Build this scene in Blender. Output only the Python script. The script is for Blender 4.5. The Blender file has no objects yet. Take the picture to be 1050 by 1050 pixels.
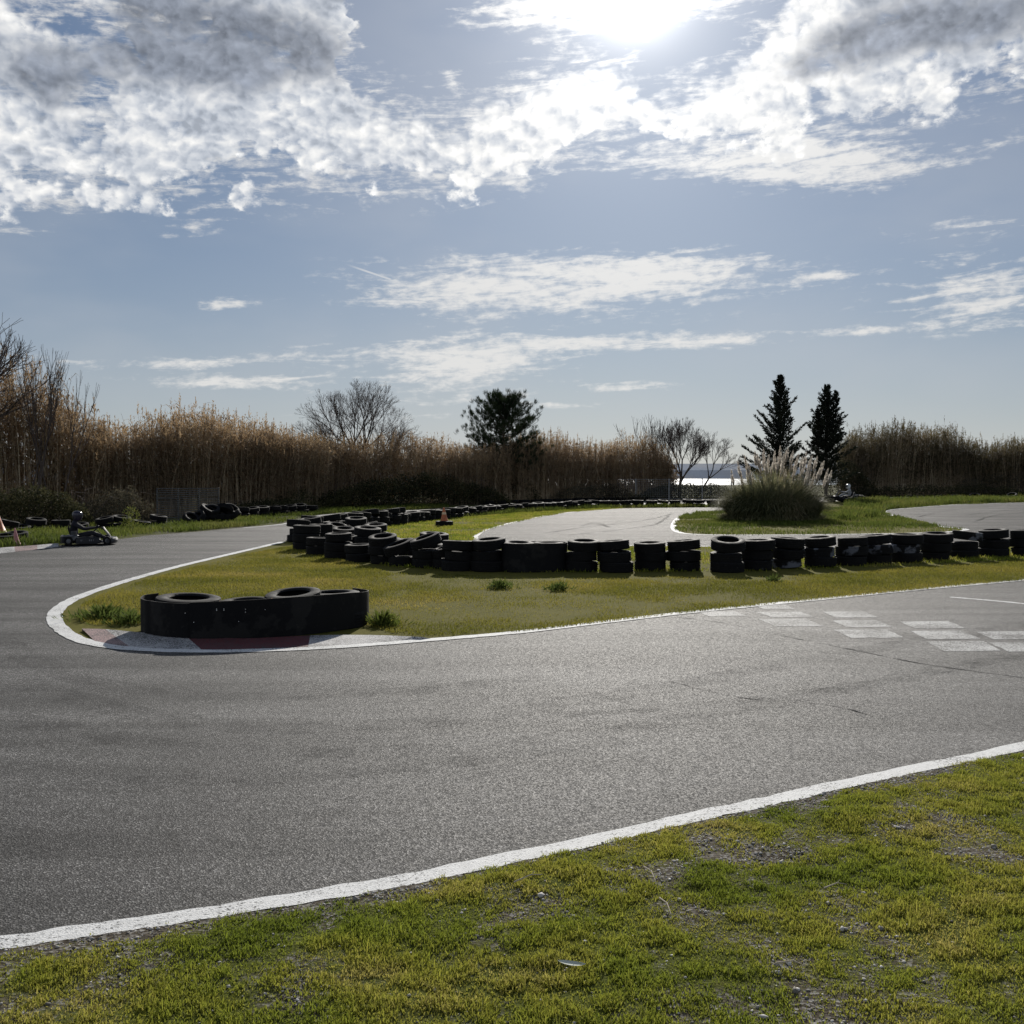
import bpy, math, random
import numpy as np
from mathutils import Vector, Matrix, Euler

random.seed(7)
rng = np.random.default_rng(7)
R = math.radians
sc = bpy.context.scene
COL = sc.collection

# ------------------------------------------------------------------ survey: bearing/depression readings -> points on the ground
FPX, HCAM, HOR = 1092.0, 1.7, 485.0
PITCH = math.atan((525 - HOR) / FPX)
_cp, _sp = math.cos(PITCH), math.sin(PITCH)

def ray(px, py):
    x = (px - 525) / FPX
    y = -(py - 525) / FPX
    return Vector((x, _cp + y * _sp, -_sp + y * _cp))

def P(px, py, z=0.0):
    d = ray(px, py)
    t = (z - HCAM) / d.z
    return Vector((d.x * t, d.y * t, z))

def PD(px, py, dist):
    d = ray(px, py)
    t = dist / d.y
    return Vector((d.x * t, d.y * t, HCAM + d.z * t))

def azel(px, py):
    d = ray(px, py)
    return math.atan2(d.x, d.y), math.atan2(d.z, math.hypot(d.x, d.y))

SUN = Vector((0.1145, 1.0, 0.462)).normalized()
SUN_EL = math.asin(SUN.z)
SUN_AZ = math.atan2(SUN.x, SUN.y)

# ------------------------------------------------------------------ tagging helpers
def tag(o, label=None, cat=None, group=None, kind=None):
    if label: o['label'] = label
    if cat: o['category'] = cat
    if group: o['group'] = group
    if kind: o['kind'] = kind
    return o

def thing(name, label, cat, loc=(0, 0, 0), rotz=0.0, group=None):
    o = bpy.data.objects.new(name, None)
    o.empty_display_size = 0.2
    COL.objects.link(o)
    o.location = loc
    o.rotation_euler = (0, 0, rotz)
    return tag(o, label, cat, group)

def link(name, me, mat=None, parent=None):
    o = bpy.data.objects.new(name, me)
    COL.objects.link(o)
    if mat is not None and len(me.materials) == 0:
        me.materials.append(mat)
    if parent is not None:
        o.parent = parent
    return o

# ------------------------------------------------------------------ numpy meshes
def np_mesh(name, V, quads=None, tris=None, smooth=False, attrs=None):
    me = bpy.data.meshes.new(name)
    V = np.asarray(V, dtype=np.float32)
    nq = 0 if quads is None else len(quads)
    nt = 0 if tris is None else len(tris)
    loops = []
    starts = []
    if nq:
        loops.append(np.asarray(quads, dtype=np.int32).ravel())
        starts.append(np.arange(nq, dtype=np.int32) * 4)
    if nt:
        loops.append(np.asarray(tris, dtype=np.int32).ravel())
        starts.append(nq * 4 + np.arange(nt, dtype=np.int32) * 3)
    loops = np.concatenate(loops)
    starts = np.concatenate(starts)
    me.vertices.add(len(V))
    me.vertices.foreach_set('co', V.ravel())
    me.loops.add(len(loops))
    me.loops.foreach_set('vertex_index', loops)
    me.polygons.add(nq + nt)
    me.polygons.foreach_set('loop_start', starts)
    if smooth:
        me.polygons.foreach_set('use_smooth', np.ones(nq + nt, dtype=bool))
    if attrs:
        for k, a in attrs.items():
            at = me.attributes.new(k, 'FLOAT', 'POINT')
            at.data.foreach_set('value', np.asarray(a, dtype=np.float32))
    me.update(calc_edges=True)
    me.validate()
    return me

def _hash2(ix, iy, s):
    h = (ix * 374761393 + iy * 668265263 + s * 1274126177) & 0xFFFFFFFF
    h = ((h ^ (h >> 13)) * 1274126177) & 0xFFFFFFFF
    h = h ^ (h >> 16)
    return (h & 0xFFFFFF) / float(0xFFFFFF)

def vnoise(x, y, s=0):
    x = np.asarray(x, float); y = np.asarray(y, float)
    ix = np.floor(x).astype(np.int64); iy = np.floor(y).astype(np.int64)
    fx = x - ix; fy = y - iy
    fx = fx * fx * (3 - 2 * fx); fy = fy * fy * (3 - 2 * fy)
    a = _hash2(ix, iy, s); b = _hash2(ix + 1, iy, s)
    c = _hash2(ix, iy + 1, s); d = _hash2(ix + 1, iy + 1, s)
    return (a * (1 - fx) + b * fx) * (1 - fy) + (c * (1 - fx) + d * fx) * fy

def fbm(x, y, s=0, o=4):
    v = 0; a = 0.5; t = 0
    for k in range(o):
        v = v + a * vnoise(x * 2 ** k + 17.3 * k, y * 2 ** k - 9.1 * k, s + k)
        t += a; a *= 0.5
    return v / t

def sstep(a, b, x):
    t = np.clip((x - a) / (b - a), 0, 1)
    return t * t * (3 - 2 * t)

def inpoly(x, y, poly):
    x = np.asarray(x); y = np.asarray(y)
    ins = np.zeros(x.shape, bool)
    n = len(poly)
    for i in range(n):
        x0, y0 = poly[i][0], poly[i][1]
        x1, y1 = poly[(i + 1) % n][0], poly[(i + 1) % n][1]
        c = ((y0 > y) != (y1 > y)) & (x < (x1 - x0) * (y - y0) / (y1 - y0 + 1e-12) + x0)
        ins ^= c
    return ins

def blades(name, base, h, w, lean=0.5, leandir=None, tint=None):
    """many grass blades: 5 vertices each"""
    n = len(base)
    a = rng.uniform(0, 2 * math.pi, n)
    wx, wy = np.cos(a) * w * 0.5, np.sin(a) * w * 0.5
    b = rng.uniform(0, 2 * math.pi, n) if leandir is None else leandir
    L = np.abs(rng.normal(lean, lean * 0.5, n))
    lx, ly = np.cos(b) * L, np.sin(b) * L
    nz = 1.0 / np.sqrt(1 + L * L)
    V = np.zeros((n, 5, 3))
    z0 = np.zeros(n)
    V[:, 0] = base + np.stack([-wx, -wy, z0], 1)
    V[:, 1] = base + np.stack([wx, wy, z0], 1)
    mid = base + np.stack([lx * h * 0.35 * nz, ly * h * 0.35 * nz, h * 0.6 * nz], 1)
    V[:, 2] = mid + np.stack([wx * .75, wy * .75, z0], 1)
    V[:, 3] = mid + np.stack([-wx * .75, -wy * .75, z0], 1)
    V[:, 4] = base + np.stack([lx * h * nz, ly * h * nz, h * nz * (1 - 0.25 * np.clip(L, 0, 1.5))], 1)
    i = np.arange(n)[:, None] * 5
    q = i + np.array([[0, 1, 2, 3]])
    t = i + np.array([[3, 2, 4]])
    tn = rng.uniform(0, 1, n) if tint is None else tint
    return np_mesh(name, V.reshape(-1, 3), q, t, attrs={'tint': np.repeat(tn, 5)})

def seg_mesh(name, P0, P1, R0, R1, sides=4, attrs=None, smooth=True):
    P0 = np.asarray(P0, float); P1 = np.asarray(P1, float)
    n = len(P0)
    R0 = np.asarray(R0, float); R1 = np.asarray(R1, float)
    d = P1 - P0
    d /= np.linalg.norm(d, axis=1)[:, None] + 1e-9
    up = np.where(np.abs(d[:, 2:3]) > 0.9, np.array([[1., 0, 0]]), np.array([[0, 0, 1.]]))
    u = np.cross(d, up); u /= np.linalg.norm(u, axis=1)[:, None] + 1e-9
    v = np.cross(d, u)
    ang = np.arange(sides) * 2 * math.pi / sides
    V = np.zeros((n, 2 * sides, 3))
    for k in range(sides):
        off = u * math.cos(ang[k]) + v * math.sin(ang[k])
        V[:, k] = P0 + off * R0[:, None]
        V[:, sides + k] = P1 + off * R1[:, None]
    i = np.arange(n)[:, None] * 2 * sides
    qs = [i + np.array([[k, (k + 1) % sides, sides + (k + 1) % sides, sides + k]]) for k in range(sides)]
    return np_mesh(name, V.reshape(-1, 3), np.concatenate(qs), smooth=smooth, attrs=attrs)

def leaf_mesh(name, C, size, aspect=0.4, tint=None, dirs=None):
    """diamond leaves of random attitude (or along dirs)"""
    C = np.asarray(C, float); n = len(C)
    size = np.broadcast_to(size, (n,))
    if dirs is None:
        d = rng.normal(size=(n, 3))
    else:
        d = np.asarray(dirs, float)
    d = d / (np.linalg.norm(d, axis=1)[:, None] + 1e-9)
    r = rng.normal(size=(n, 3))
    u = np.cross(d, r); u /= np.linalg.norm(u, axis=1)[:, None] + 1e-9
    s = size[:, None]
    V = np.zeros((n, 4, 3))
    V[:, 0] = C
    V[:, 1] = C + d * s * .5 + u * s * aspect * .5
    V[:, 2] = C + d * s
    V[:, 3] = C + d * s * .5 - u * s * aspect * .5
    q = np.arange(n)[:, None] * 4 + np.array([[0, 1, 2, 3]])
    tn = rng.uniform(0, 1, n) if tint is None else tint
    return np_mesh(name, V.reshape(-1, 3), q, attrs={'tint': np.repeat(tn, 4)})

# ------------------------------------------------------------------ small mesh builder
class MB:
    def __init__(s):
        s.v = []; s.f = []; s.m = []
    def add(s, vs, fs, mi=0, M=None):
        o = len(s.v)
        for p in vs:
            p = Vector(p)
            s.v.append(tuple(M @ p if M else p))
        for f in fs:
            s.f.append([i + o for i in f]); s.m.append(mi)
    def box(s, c, size, M=None, mi=0, ch=0.0):
        """box with chamfered edges"""
        hx, hy, hz = size[0] / 2, size[1] / 2, size[2] / 2
        ch = min(ch, hx * .9, hy * .9, hz * .9)
        T = Matrix.Translation(c)
        if M is not None: T = M @ T
        if ch <= 0:
            vs = [(x, y, z) for x in (-hx, hx) for y in (-hy, hy) for z in (-hz, hz)]
            fs = [(0, 1, 3, 2), (4, 6, 7, 5), (0, 4, 5, 1), (2, 3, 7, 6), (0, 2, 6, 4), (1, 5, 7, 3)]
            s.add(vs, fs, mi, T); return
        rings = []
        for z, i in ((-hz, ch), (-hz + ch, 0), (hz - ch, 0), (hz, ch)):
            a, b = hx - i, hy - i
            rings.append([(a - ch, -b, z), (a, -b + ch, z), (a, b - ch, z), (a - ch, b, z),
                          (-a + ch, b, z), (-a, b - ch, z), (-a, -b + ch, z), (-a + ch, -b, z)])
        vs = [p for r in rings for p in r]
        fs = []
        for k in range(3):
            for j in range(8):
                fs.append((k * 8 + j, k * 8 + (j + 1) % 8, (k + 1) * 8 + (j + 1) % 8, (k + 1) * 8 + j))
        fs.append(tuple(range(7, -1, -1))); fs.append(tuple(range(24, 32)))
        s.add(vs, fs, mi, T)
    def lathe(s, prof, seg=20, M=None, mi=0, closed=False):
        vs = []; fs = []
        n = len(prof)
        for k in range(seg):
            a = 2 * math.pi * k / seg
            for r, z in prof:
                vs.append((r * math.cos(a), r * math.sin(a), z))
        for k in range(seg):
            k2 = (k + 1) % seg
            for j in range(n if closed else n - 1):
                j2 = (j + 1) % n
                fs.append((k * n + j, k2 * n + j, k2 * n + j2, k * n + j2))
        s.add(vs, fs, mi, M)
    def tube(s, pts, r, sides=8, M=None, mi=0, cap=True):
        pts = [Vector(p) for p in pts]
        rr = r if isinstance(r, (list, tuple)) else [r] * len(pts)
        vs = []; fs = []
        prev = None
        for i, p in enumerate(pts):
            d = (pts[min(i + 1, len(pts) - 1)] - pts[max(i - 1, 0)]).normalized()
            if prev is None:
                u = d.orthogonal().normalized()
            else:
                u = (prev - d * prev.dot(d)).normalized()
            prev = u
            v = d.cross(u)
            for k in range(sides):
                a = 2 * math.pi * k / sides
                vs.append(p + (u * math.cos(a) + v * math.sin(a)) * rr[i])
        for i in range(len(pts) - 1):
            for k in range(sides):
                k2 = (k + 1) % sides
                fs.append((i * sides + k, i * sides + k2, (i + 1) * sides + k2, (i + 1) * sides + k))
        if cap:
            fs.append(tuple(range(sides - 1, -1, -1)))
            fs.append(tuple(range((len(pts) - 1) * sides, len(pts) * sides)))
        s.add(vs, fs, mi, M)
    def loft(s, rings, M=None, mi=0, cap=True):
        n = len(rings[0]); vs = [p for r in rings for p in r]; fs = []
        for i in range(len(rings) - 1):
            for k in range(n):
                k2 = (k + 1) % n
                fs.append((i * n + k, i * n + k2, (i + 1) * n + k2, (i + 1) * n + k))
        if cap:
            fs.append(tuple(range(n - 1, -1, -1))); fs.append(tuple(range((len(rings) - 1) * n, len(rings) * n)))
        s.add(vs, fs, mi, M)
    def build(s, name, mat, parent=None, smooth=False, mats=None):
        me = bpy.data.meshes.new(name)
        me.from_pydata(s.v, [], s.f)
        for m in (mats or [mat]): me.materials.append(m)
        if mats:
            me.polygons.foreach_set('material_index', s.m)
        if smooth:
            me.polygons.foreach_set('use_smooth', [True] * len(s.f))
            me.set_sharp_from_angle(angle=R(42))
        me.update()
        return link(name, me, None, parent)

def catmull(pts, n=8):
    pts = [Vector(p) for p in pts]
    out = []
    for i in range(len(pts) - 1):
        p0 = pts[max(i - 1, 0)]; p1 = pts[i]; p2 = pts[i + 1]; p3 = pts[min(i + 2, len(pts) - 1)]
        # centripetal-ish: limit tangents by the shorter chord
        m1 = (p2 - p0) * 0.5; m2 = (p3 - p1) * 0.5
        c = (p2 - p1).length
        for m in (m1, m2):
            if m.length > c * 1.2: m *= c * 1.2 / m.length
        for k in range(n):
            t = k / n
            out.append((2 * t**3 - 3 * t**2 + 1) * p1 + (t**3 - 2 * t**2 + t) * m1 + (-2 * t**3 + 3 * t**2) * p2 + (t**3 - t**2) * m2)
    out.append(pts[-1])
    return out

def sheet(name, poly, z, mat):
    """flat polygon sheet, triangulated"""
    import bmesh
    bm = bmesh.new()
    vs = [bm.verts.new((p[0], p[1], z)) for p in poly]
    f = bm.faces.new(vs)
    f.normal_update()
    if f.normal.z < 0: f.normal_flip()
    bmesh.ops.triangulate(bm, faces=bm.faces[:])
    me = bpy.data.meshes.new(name)
    bm.to_mesh(me); bm.free()
    return link(name, me, mat)

def ribbon_mesh(name, path, width, z, wobble=0.01, side=0.0):
    path = [Vector((p[0], p[1], 0)) for p in path]
    # resample
    out = [path[0]]
    for a, b in zip(path, path[1:]):
        L = (b - a).length; k = max(1, int(L / 0.12)) if L < 40 else max(1, int(L / 1.0))
        for j in range(1, k + 1): out.append(a.lerp(b, j / k))
    V = []; F = []
    n = len(out)
    for i, p in enumerate(out):
        d = (out[min(i + 1, n - 1)] - out[max(i - 1, 0)]).normalized()
        nn = Vector((-d.y, d.x, 0))
        w = width / 2
        a = random.uniform(-wobble, wobble); b = random.uniform(-wobble, wobble)
        V.append((*(p + nn * (w + side + a)).xy, z)); V.append((*(p + nn * (-w + side + b)).xy, z))
    for i in range(n - 1):
        F.append((2 * i + 1, 2 * i + 3, 2 * i + 2, 2 * i))
    me = bpy.data.meshes.new(name)
    me.from_pydata(V, [], F); me.update()
    return me

# ------------------------------------------------------------------ materials
def newmat(name):
    m = bpy.data.materials.new(name); m.use_nodes = True
    nt = m.node_tree; nt.nodes.clear()
    out = nt.nodes.new('ShaderNodeOutputMaterial')
    return m, nt, out

class NT:
    """tiny node-writing helper"""
    def __init__(s, nt): s.nt = nt; s.L = nt.links
    def put(s, sock, v):
        if hasattr(v, 'is_linked') or isinstance(v, bpy.types.NodeSocket): s.L.new(v, sock)
        elif v is not None:
            try: sock.default_value = v
            except Exception:
                sock.default_value = (v, v, v)
    def math(s, op, a, b=None, c=None, clamp=False):
        n = s.nt.nodes.new('ShaderNodeMath'); n.operation = op; n.use_clamp = clamp
        s.put(n.inputs[0], a)
        if b is not None: s.put(n.inputs[1], b)
        if c is not None: s.put(n.inputs[2], c)
        return n.outputs[0]
    dim = '3D'
    def noise(s, vec, scale, detail=4, rough=0.5, dist=0.0, lac=2.0):
        n = s.nt.nodes.new('ShaderNodeTexNoise'); n.noise_dimensions = s.dim
        n.inputs['Scale'].default_value = scale; n.inputs['Detail'].default_value = detail
        n.inputs['Roughness'].default_value = rough; n.inputs['Distortion'].default_value = dist
        n.inputs['Lacunarity'].default_value = lac
        if vec is not None: s.L.new(vec, n.inputs['Vector'])
        return n.outputs['Fac']
    def voro(s, vec, scale, feature='F1', out='Distance', rand=1.0):
        n = s.nt.nodes.new('ShaderNodeTexVoronoi'); n.voronoi_dimensions = s.dim; n.feature = feature
        n.inputs['Scale'].default_value = scale; n.inputs['Randomness'].default_value = rand
        if vec is not None: s.L.new(vec, n.inputs['Vector'])
        return n.outputs[out]
    def ramp(s, fac, stops):
        n = s.nt.nodes.new('ShaderNodeValToRGB'); s.L.new(fac, n.inputs[0])
        e = n.color_ramp.elements
        while len(e) < len(stops): e.new(0.5)
        for k, (p, c) in enumerate(stops):
            e[k].position = p
            e[k].color = (*c, 1) if not isinstance(c, (int, float)) else (c, c, c, 1)
        return n.outputs[0]
    def mix(s, fac, a, b, blend='MIX'):
        n = s.nt.nodes.new('ShaderNodeMix'); n.data_type = 'RGBA'; n.blend_type = blend
        s.put(n.inputs[0], fac)
        for i, v in ((6, a), (7, b)):
            if isinstance(v, bpy.types.NodeSocket): s.L.new(v, n.inputs[i])
            else: n.inputs[i].default_value = (*v, 1)
        return n.outputs[2]
    def mapr(s, v, a, b, c=0.0, d=1.0, smooth=True):
        n = s.nt.nodes.new('ShaderNodeMapRange')
        n.interpolation_type = 'SMOOTHSTEP' if smooth else 'LINEAR'
        s.put(n.inputs[0], v)
        for k, x in enumerate((a, b, c, d)): s.put(n.inputs[k + 1], x)
        return n.outputs[0]
    def coord(s, which='Object'):
        return s.nt.nodes.new('ShaderNodeTexCoord').outputs[which]
    def pos(s):
        return s.nt.nodes.new('ShaderNodeNewGeometry').outputs['Position']
    def attr(s, name):
        n = s.nt.nodes.new('ShaderNodeAttribute'); n.attribute_name = name
        return n.outputs['Fac']
    def mapping(s, vec, scale=(1, 1, 1), rot=(0, 0, 0), loc=(0, 0, 0)):
        n = s.nt.nodes.new('ShaderNodeMapping'); s.L.new(vec, n.inputs[0])
        n.inputs['Scale'].default_value = scale; n.inputs['Rotation'].default_value = rot; n.inputs['Location'].default_value = loc
        return n.outputs[0]
    def bump(s, h, strength=0.5, dist=0.01):
        n = s.nt.nodes.new('ShaderNodeBump'); n.inputs['Strength'].default_value = strength
        n.inputs['Distance'].default_value = dist; s.L.new(h, n.inputs['Height'])
        return n.outputs[0]
    def bsdf(s, color, rough=0.7, spec=0.3, normal=None, metal=0.0):
        n = s.nt.nodes.new('ShaderNodeBsdfPrincipled')
        if isinstance(color, bpy.types.NodeSocket): s.L.new(color, n.inputs['Base Color'])
        else: n.inputs['Base Color'].default_value = (*color, 1)
        s.put(n.inputs['Roughness'], rough); s.put(n.inputs['Specular IOR Level'], spec)
        n.inputs['Metallic'].default_value = metal
        if normal is not None: s.L.new(normal, n.inputs['Normal'])
        return n.outputs[0]

def leafmat(name, stops, trans=0.45, rough=0.55, spec=0.25, nscale=0.6, transcol=None, namp=0.6):
    """foliage: per-leaf tint + slow noise, part diffuse part translucent"""
    m, nt, out = newmat(name); n = NT(nt)
    t = n.attr('tint')
    ns = n.noise(n.pos(), nscale, 3)
    f = n.math('ADD', n.math('MULTIPLY', t, 1 - namp), n.math('MULTIPLY', n.mapr(ns, .3, .7), namp))
    c = n.ramp(f, stops)
    b = n.bsdf(c, rough, spec)
    tr = nt.nodes.new('ShaderNodeBsdfTranslucent')
    if transcol: c2 = n.mix(1.0, c, transcol, 'MULTIPLY')
    else: c2 = c
    nt.links.new(c2, tr.inputs[0])
    mx = nt.nodes.new('ShaderNodeMixShader'); mx.inputs[0].default_value = trans
    nt.links.new(b, mx.inputs[1]); nt.links.new(tr.outputs[0], mx.inputs[2])
    nt.links.new(mx.outputs[0], out.inputs[0])
    return m

def plain(name, col, rough=0.6, spec=0.3, var=0.25, scale=8.0, metal=0.0, bump=0.0, bscale=60):
    m, nt, out = newmat(name); n = NT(nt)
    p = n.coord('Object')
    f = n.noise(p, scale, 4, .6)
    c = n.ramp(f, [(0.3, tuple(x * (1 - var) for x in col)), (0.7, tuple(min(1, x * (1 + var)) for x in col))])
    nm = n.bump(n.noise(p, bscale, 3), bump, .01) if bump else None
    nt.links.new(n.bsdf(c, n.mapr(f, .3, .7, rough - .08, rough + .08), spec, nm, metal), out.inputs[0])
    return m

M = {}
# asphalt -----------------------------------------------------------
def asphalt(name, base=1.0, spec=.16):
    m, nt, out = newmat(name); n = NT(nt)
    p = n.pos()
    agg = n.voro(p, 130.0, out='Color')
    sep = nt.nodes.new('ShaderNodeSeparateColor'); nt.links.new(agg, sep.inputs[0])
    stone = n.ramp(sep.outputs[0], [(0.0, .026), (0.5, .062), (0.85, .105), (1.0, .28)])
    big = n.noise(p, 0.35, 5, .6)
    strk = n.noise(n.mapping(p, (0.12, 1.3, 1), (0, 0, R(-20))), 1.0, 5, .6, .4)
    mid = n.noise(p, 9.0, 6, .7)
    k = n.math('MULTIPLY', n.mapr(big, .3, .7, .70, 1.2), n.mapr(strk, .34, .66, .56, 1.2))
    k = n.math('MULTIPLY', k, n.mapr(mid, .25, .75, .82, 1.16))
    k = n.math('MULTIPLY', k, base)
    kc = nt.nodes.new('ShaderNodeCombineColor')
    for i, w in enumerate((1.03, 1.0, .965)): nt.links.new(n.math('MULTIPLY', k, w), kc.inputs[i])
    col = n.mix(1.0, stone, kc.outputs[0], 'MULTIPLY')
    # fine cracks
    cr = n.voro(n.mapping(p, (1, 1, 1)), 0.55, 'DISTANCE_TO_EDGE')
    wig = n.math('ADD', cr, n.math('MULTIPLY', n.math('SUBTRACT', n.noise(p, 6, 5, .7), .5), .05))
    crk = n.mapr(n.math('ABSOLUTE', wig), 0.0, 0.006, 1.0, 0.0)
    crk = n.math('MULTIPLY', crk, n.mapr(n.noise(p, .25, 2), .52, .62))
    col = n.mix(n.math('MULTIPLY', crk, .6), col, (.02, .02, .02))
    hgt = n.math('ADD', n.voro(p, 130.0), n.math('MULTIPLY', n.noise(p, 40, 4, .6), .8))
    nm = n.bump(hgt, .55, .006)
    rough = n.mapr(sep.outputs[1], 0, 1, .62, .92)
    nt.links.new(n.bsdf(col, rough, spec, nm), out.inputs[0])
    return m
M['asphalt'] = asphalt('worn_asphalt', 1.0)
M['asphalt_pale'] = asphalt('pale_asphalt', 1.05, .05)

def paint(name, col, wear=0.5, rough=.75, under=(.07, .07, .068)):
    m, nt, out = newmat(name); n = NT(nt)
    p = n.pos()
    a = n.noise(p, 55, 6, .75); b = n.noise(p, 2.2, 4, .6); v = n.voro(p, 130.0, out='Color')
    sep = nt.nodes.new('ShaderNodeSeparateColor'); nt.links.new(v, sep.inputs[0])
    f = n.math('ADD', n.math('MULTIPLY', a, .55), n.math('MULTIPLY', b, .35))
    f = n.math('ADD', f, n.math('MULTIPLY', sep.outputs[0], .18))
    w = n.mapr(f, .72 - wear * .3, .82 - wear * .3, 1, 0)
    dirt = n.mapr(n.noise(p, 14, 4, .7), .35, .75, 0, .35)
    c = n.mix(dirt, col, tuple(x * .55 for x in col))
    c = n.mix(n.math('SUBTRACT', 1.0, w), c, under)
    nm = n.bump(n.voro(p, 130.0), .4, .005)
    nt.links.new(n.bsdf(c, rough, .12, nm), out.inputs[0])
    return m
M['line'] = paint('white_line_paint', (.67, .67, .655), .46)
M['line_worn'] = paint('worn_white_paint', (.66, .66, .65), .60)
M['square'] = paint('worn_square_paint', (.50, .50, .49), .80)
M['kerb_white'] = paint('kerb_white_paint', (.50, .49, .48), .68)
M['kerb_red'] = paint('kerb_red_paint', (.13, .042, .046), .6)
M['kerb_pink'] = paint('kerb_faded_red_paint', (.36, .25, .24), .72)

# earth / turf -------------------------------------------------------
def earth(name, use_cover=False, soilmul=1.0, grass=((.035, .045, .010), (.075, .085, .018), (.105, .095, .028)), gfac=(.35, .6)):
    m, nt, out = newmat(name); n = NT(nt)
    p = n.pos()
    n1 = n.noise(p, 1.3, 6, .65); n2 = n.noise(p, 18, 5, .7); n3 = n.noise(p, 0.25, 4, .6)
    v = n.voro(p, 70, out='Color')
    sep = nt.nodes.new('ShaderNodeSeparateColor'); nt.links.new(v, sep.inputs[0])
    soil = n.ramp(sep.outputs[0], [(0, tuple(x * soilmul for x in (.045, .036, .026))), (.6, tuple(x * soilmul for x in (.11, .095, .075))), (1, tuple(x * soilmul for x in (.26, .25, .23)))])
    g = n.ramp(n.math('ADD', n.math('MULTIPLY', n1, .5), n.math('MULTIPLY', n2, .5)), [(.3, grass[0]), (.5, grass[1]), (.68, grass[2])])
    if use_cover:
        f = n.mapr(n.math('ADD', n.attr('cover'), n.math('MULTIPLY', n.math('SUBTRACT', n2, .5), .5)), .47, .66)
    else:
        f = n.mapr(n.math('ADD', n.math('MULTIPLY', n1, .6), n.math('MULTIPLY', n3, .4)), gfac[0], gfac[1])
    c = n.mix(f, soil, g)
    h = n.math('ADD', n.voro(p, 70), n2)
    nt.links.new(n.bsdf(c, .95, .02, n.bump(h, .5 if use_cover else .35, .008)), out.inputs[0])
    return m
M['ground'] = earth('rough_ground')
M['verge'] = earth('mossy_gravel_verge', True)
M['turf'] = earth('olive_turf', False, 1.0, ((.074, .072, .018), (.122, .114, .027), (.162, .14, .046)), (.22, .42))
M['blade'] = leafmat('grass_blade', [(0, (0.1097, 0.1464, 0.0199)), (.35, (0.2037, 0.2387, 0.0311)), (.7, (0.2978, 0.2897, 0.0482)), (1, (0.4387, 0.3661, 0.1275))], .5, .7, .1, 1.1)
M['blade_olive'] = leafmat('olive_grass_blade', [(0, (0.1078, 0.1179, 0.0186)), (.4, (0.1976, 0.1892, 0.0310)), (.75, (0.2785, 0.2412, 0.0496)), (1, (0.3953, 0.3123, 0.1010))], .45, .7, .1, .5)
M['blade_lush'] = leafmat('lush_grass_blade', [(0, (0.0552, 0.0777, 0.0166)), (.5, (0.1041, 0.1308, 0.0265)), (1, (0.1715, 0.1663, 0.0497))], .5, .7, .1, .4)
M['weed'] = leafmat('weed_leaf', [(0, (.04, .065, .014)), (1, (.11, .14, .035))], .45, .8, .04)
M['stone'] = plain('limestone_pebble', (.36, .34, .31), .75, .25, .35, 20)
M['deadwood'] = plain('dry_twig', (.42, .36, .28), .75, .2)

# rubber ------------------------------------------------------------
def rubber(name, patch=None, base=.010):
    m, nt, out = newmat(name); n = NT(nt)
    p = n.coord('Object')
    pr = nt.nodes.new('ShaderNodeObjectInfo').outputs['Random']
    a = n.noise(p, 7, 5, .65)
    c = n.ramp(a, [(.3, (base * .7, base * .7, base * .8)), (.6, (base * 1.2, base * 1.2, base * 1.25)), (.8, (base * 2.6, base * 2.5, base * 2.3))])
    off = nt.nodes.new('ShaderNodeVectorMath'); off.operation = 'ADD'
    nt.links.new(p, off.inputs[0])
    cb = nt.nodes.new('ShaderNodeCombineXYZ'); nt.links.new(n.math('MULTIPLY', pr, 40), cb.inputs[0]); nt.links.new(cb.outputs[0], off.inputs[1])
    if patch:
        f = n.mapr(n.noise(off.outputs[0], 3.2, 4, .6), .53, .60)
        c = n.mix(n.math('MULTIPLY', f, .85), c, patch)
    d = n.mapr(n.noise(off.outputs[0], 16, 5, .7), .58, .8)
    c = n.mix(n.math('MULTIPLY', d, .35), c, (.10, .09, .075))
    nm = n.bump(n.noise(p, 90, 4, .7), .3, .004)
    nt.links.new(n.bsdf(c, n.mapr(a, .3, .7, .68, .9), .12, nm), out.inputs[0])
    return m
M['rubber'] = rubber('old_black_rubber')
M['rubber_paint'] = rubber('rubber_with_faded_paint', (.16, .17, .20))
M['belt'] = rubber('black_belt_rubber', (.020, .0195, .019), .009)
M['cone'] = plain('orange_cone_plastic', (.42, .12, .045), .5, .4, .3, 10)
M['pinkcone'] = plain('faded_pink_plastic', (.50, .22, .22), .6, .3, .3, 14)
M['cone_band'] = plain('pale_cone_band', (.62, .45, .30), .5, .4)
M['bolt'] = plain('bright_bolt', (.75, .75, .72), .3, .6, .1, 8, .8)
M['orangebit'] = plain('orange_strap', (.5, .22, .07), .6)
# vegetation ---------------------------------------------------------
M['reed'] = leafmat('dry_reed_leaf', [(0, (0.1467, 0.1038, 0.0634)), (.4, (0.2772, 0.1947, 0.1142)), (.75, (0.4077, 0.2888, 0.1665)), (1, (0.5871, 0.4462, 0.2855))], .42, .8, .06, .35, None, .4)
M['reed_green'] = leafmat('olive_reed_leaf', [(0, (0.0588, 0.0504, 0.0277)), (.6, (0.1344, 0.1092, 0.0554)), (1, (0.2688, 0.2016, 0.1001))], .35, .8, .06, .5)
M['cane'] = leafmat('reed_cane', [(0, (0.2125, 0.1565, 0.1014)), (.6, (0.4099, 0.3130, 0.2029)), (1, (0.6831, 0.5664, 0.3912))], .0, .8, .06, .5, None, .3)
M['bramble'] = leafmat('dark_bramble_leaf', [(0, (0.0281, 0.0300, 0.0172)), (.6, (0.0594, 0.0600, 0.0287)), (1, (0.1172, 0.1050, 0.0504))], .25, .8, .04, .7)
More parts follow.
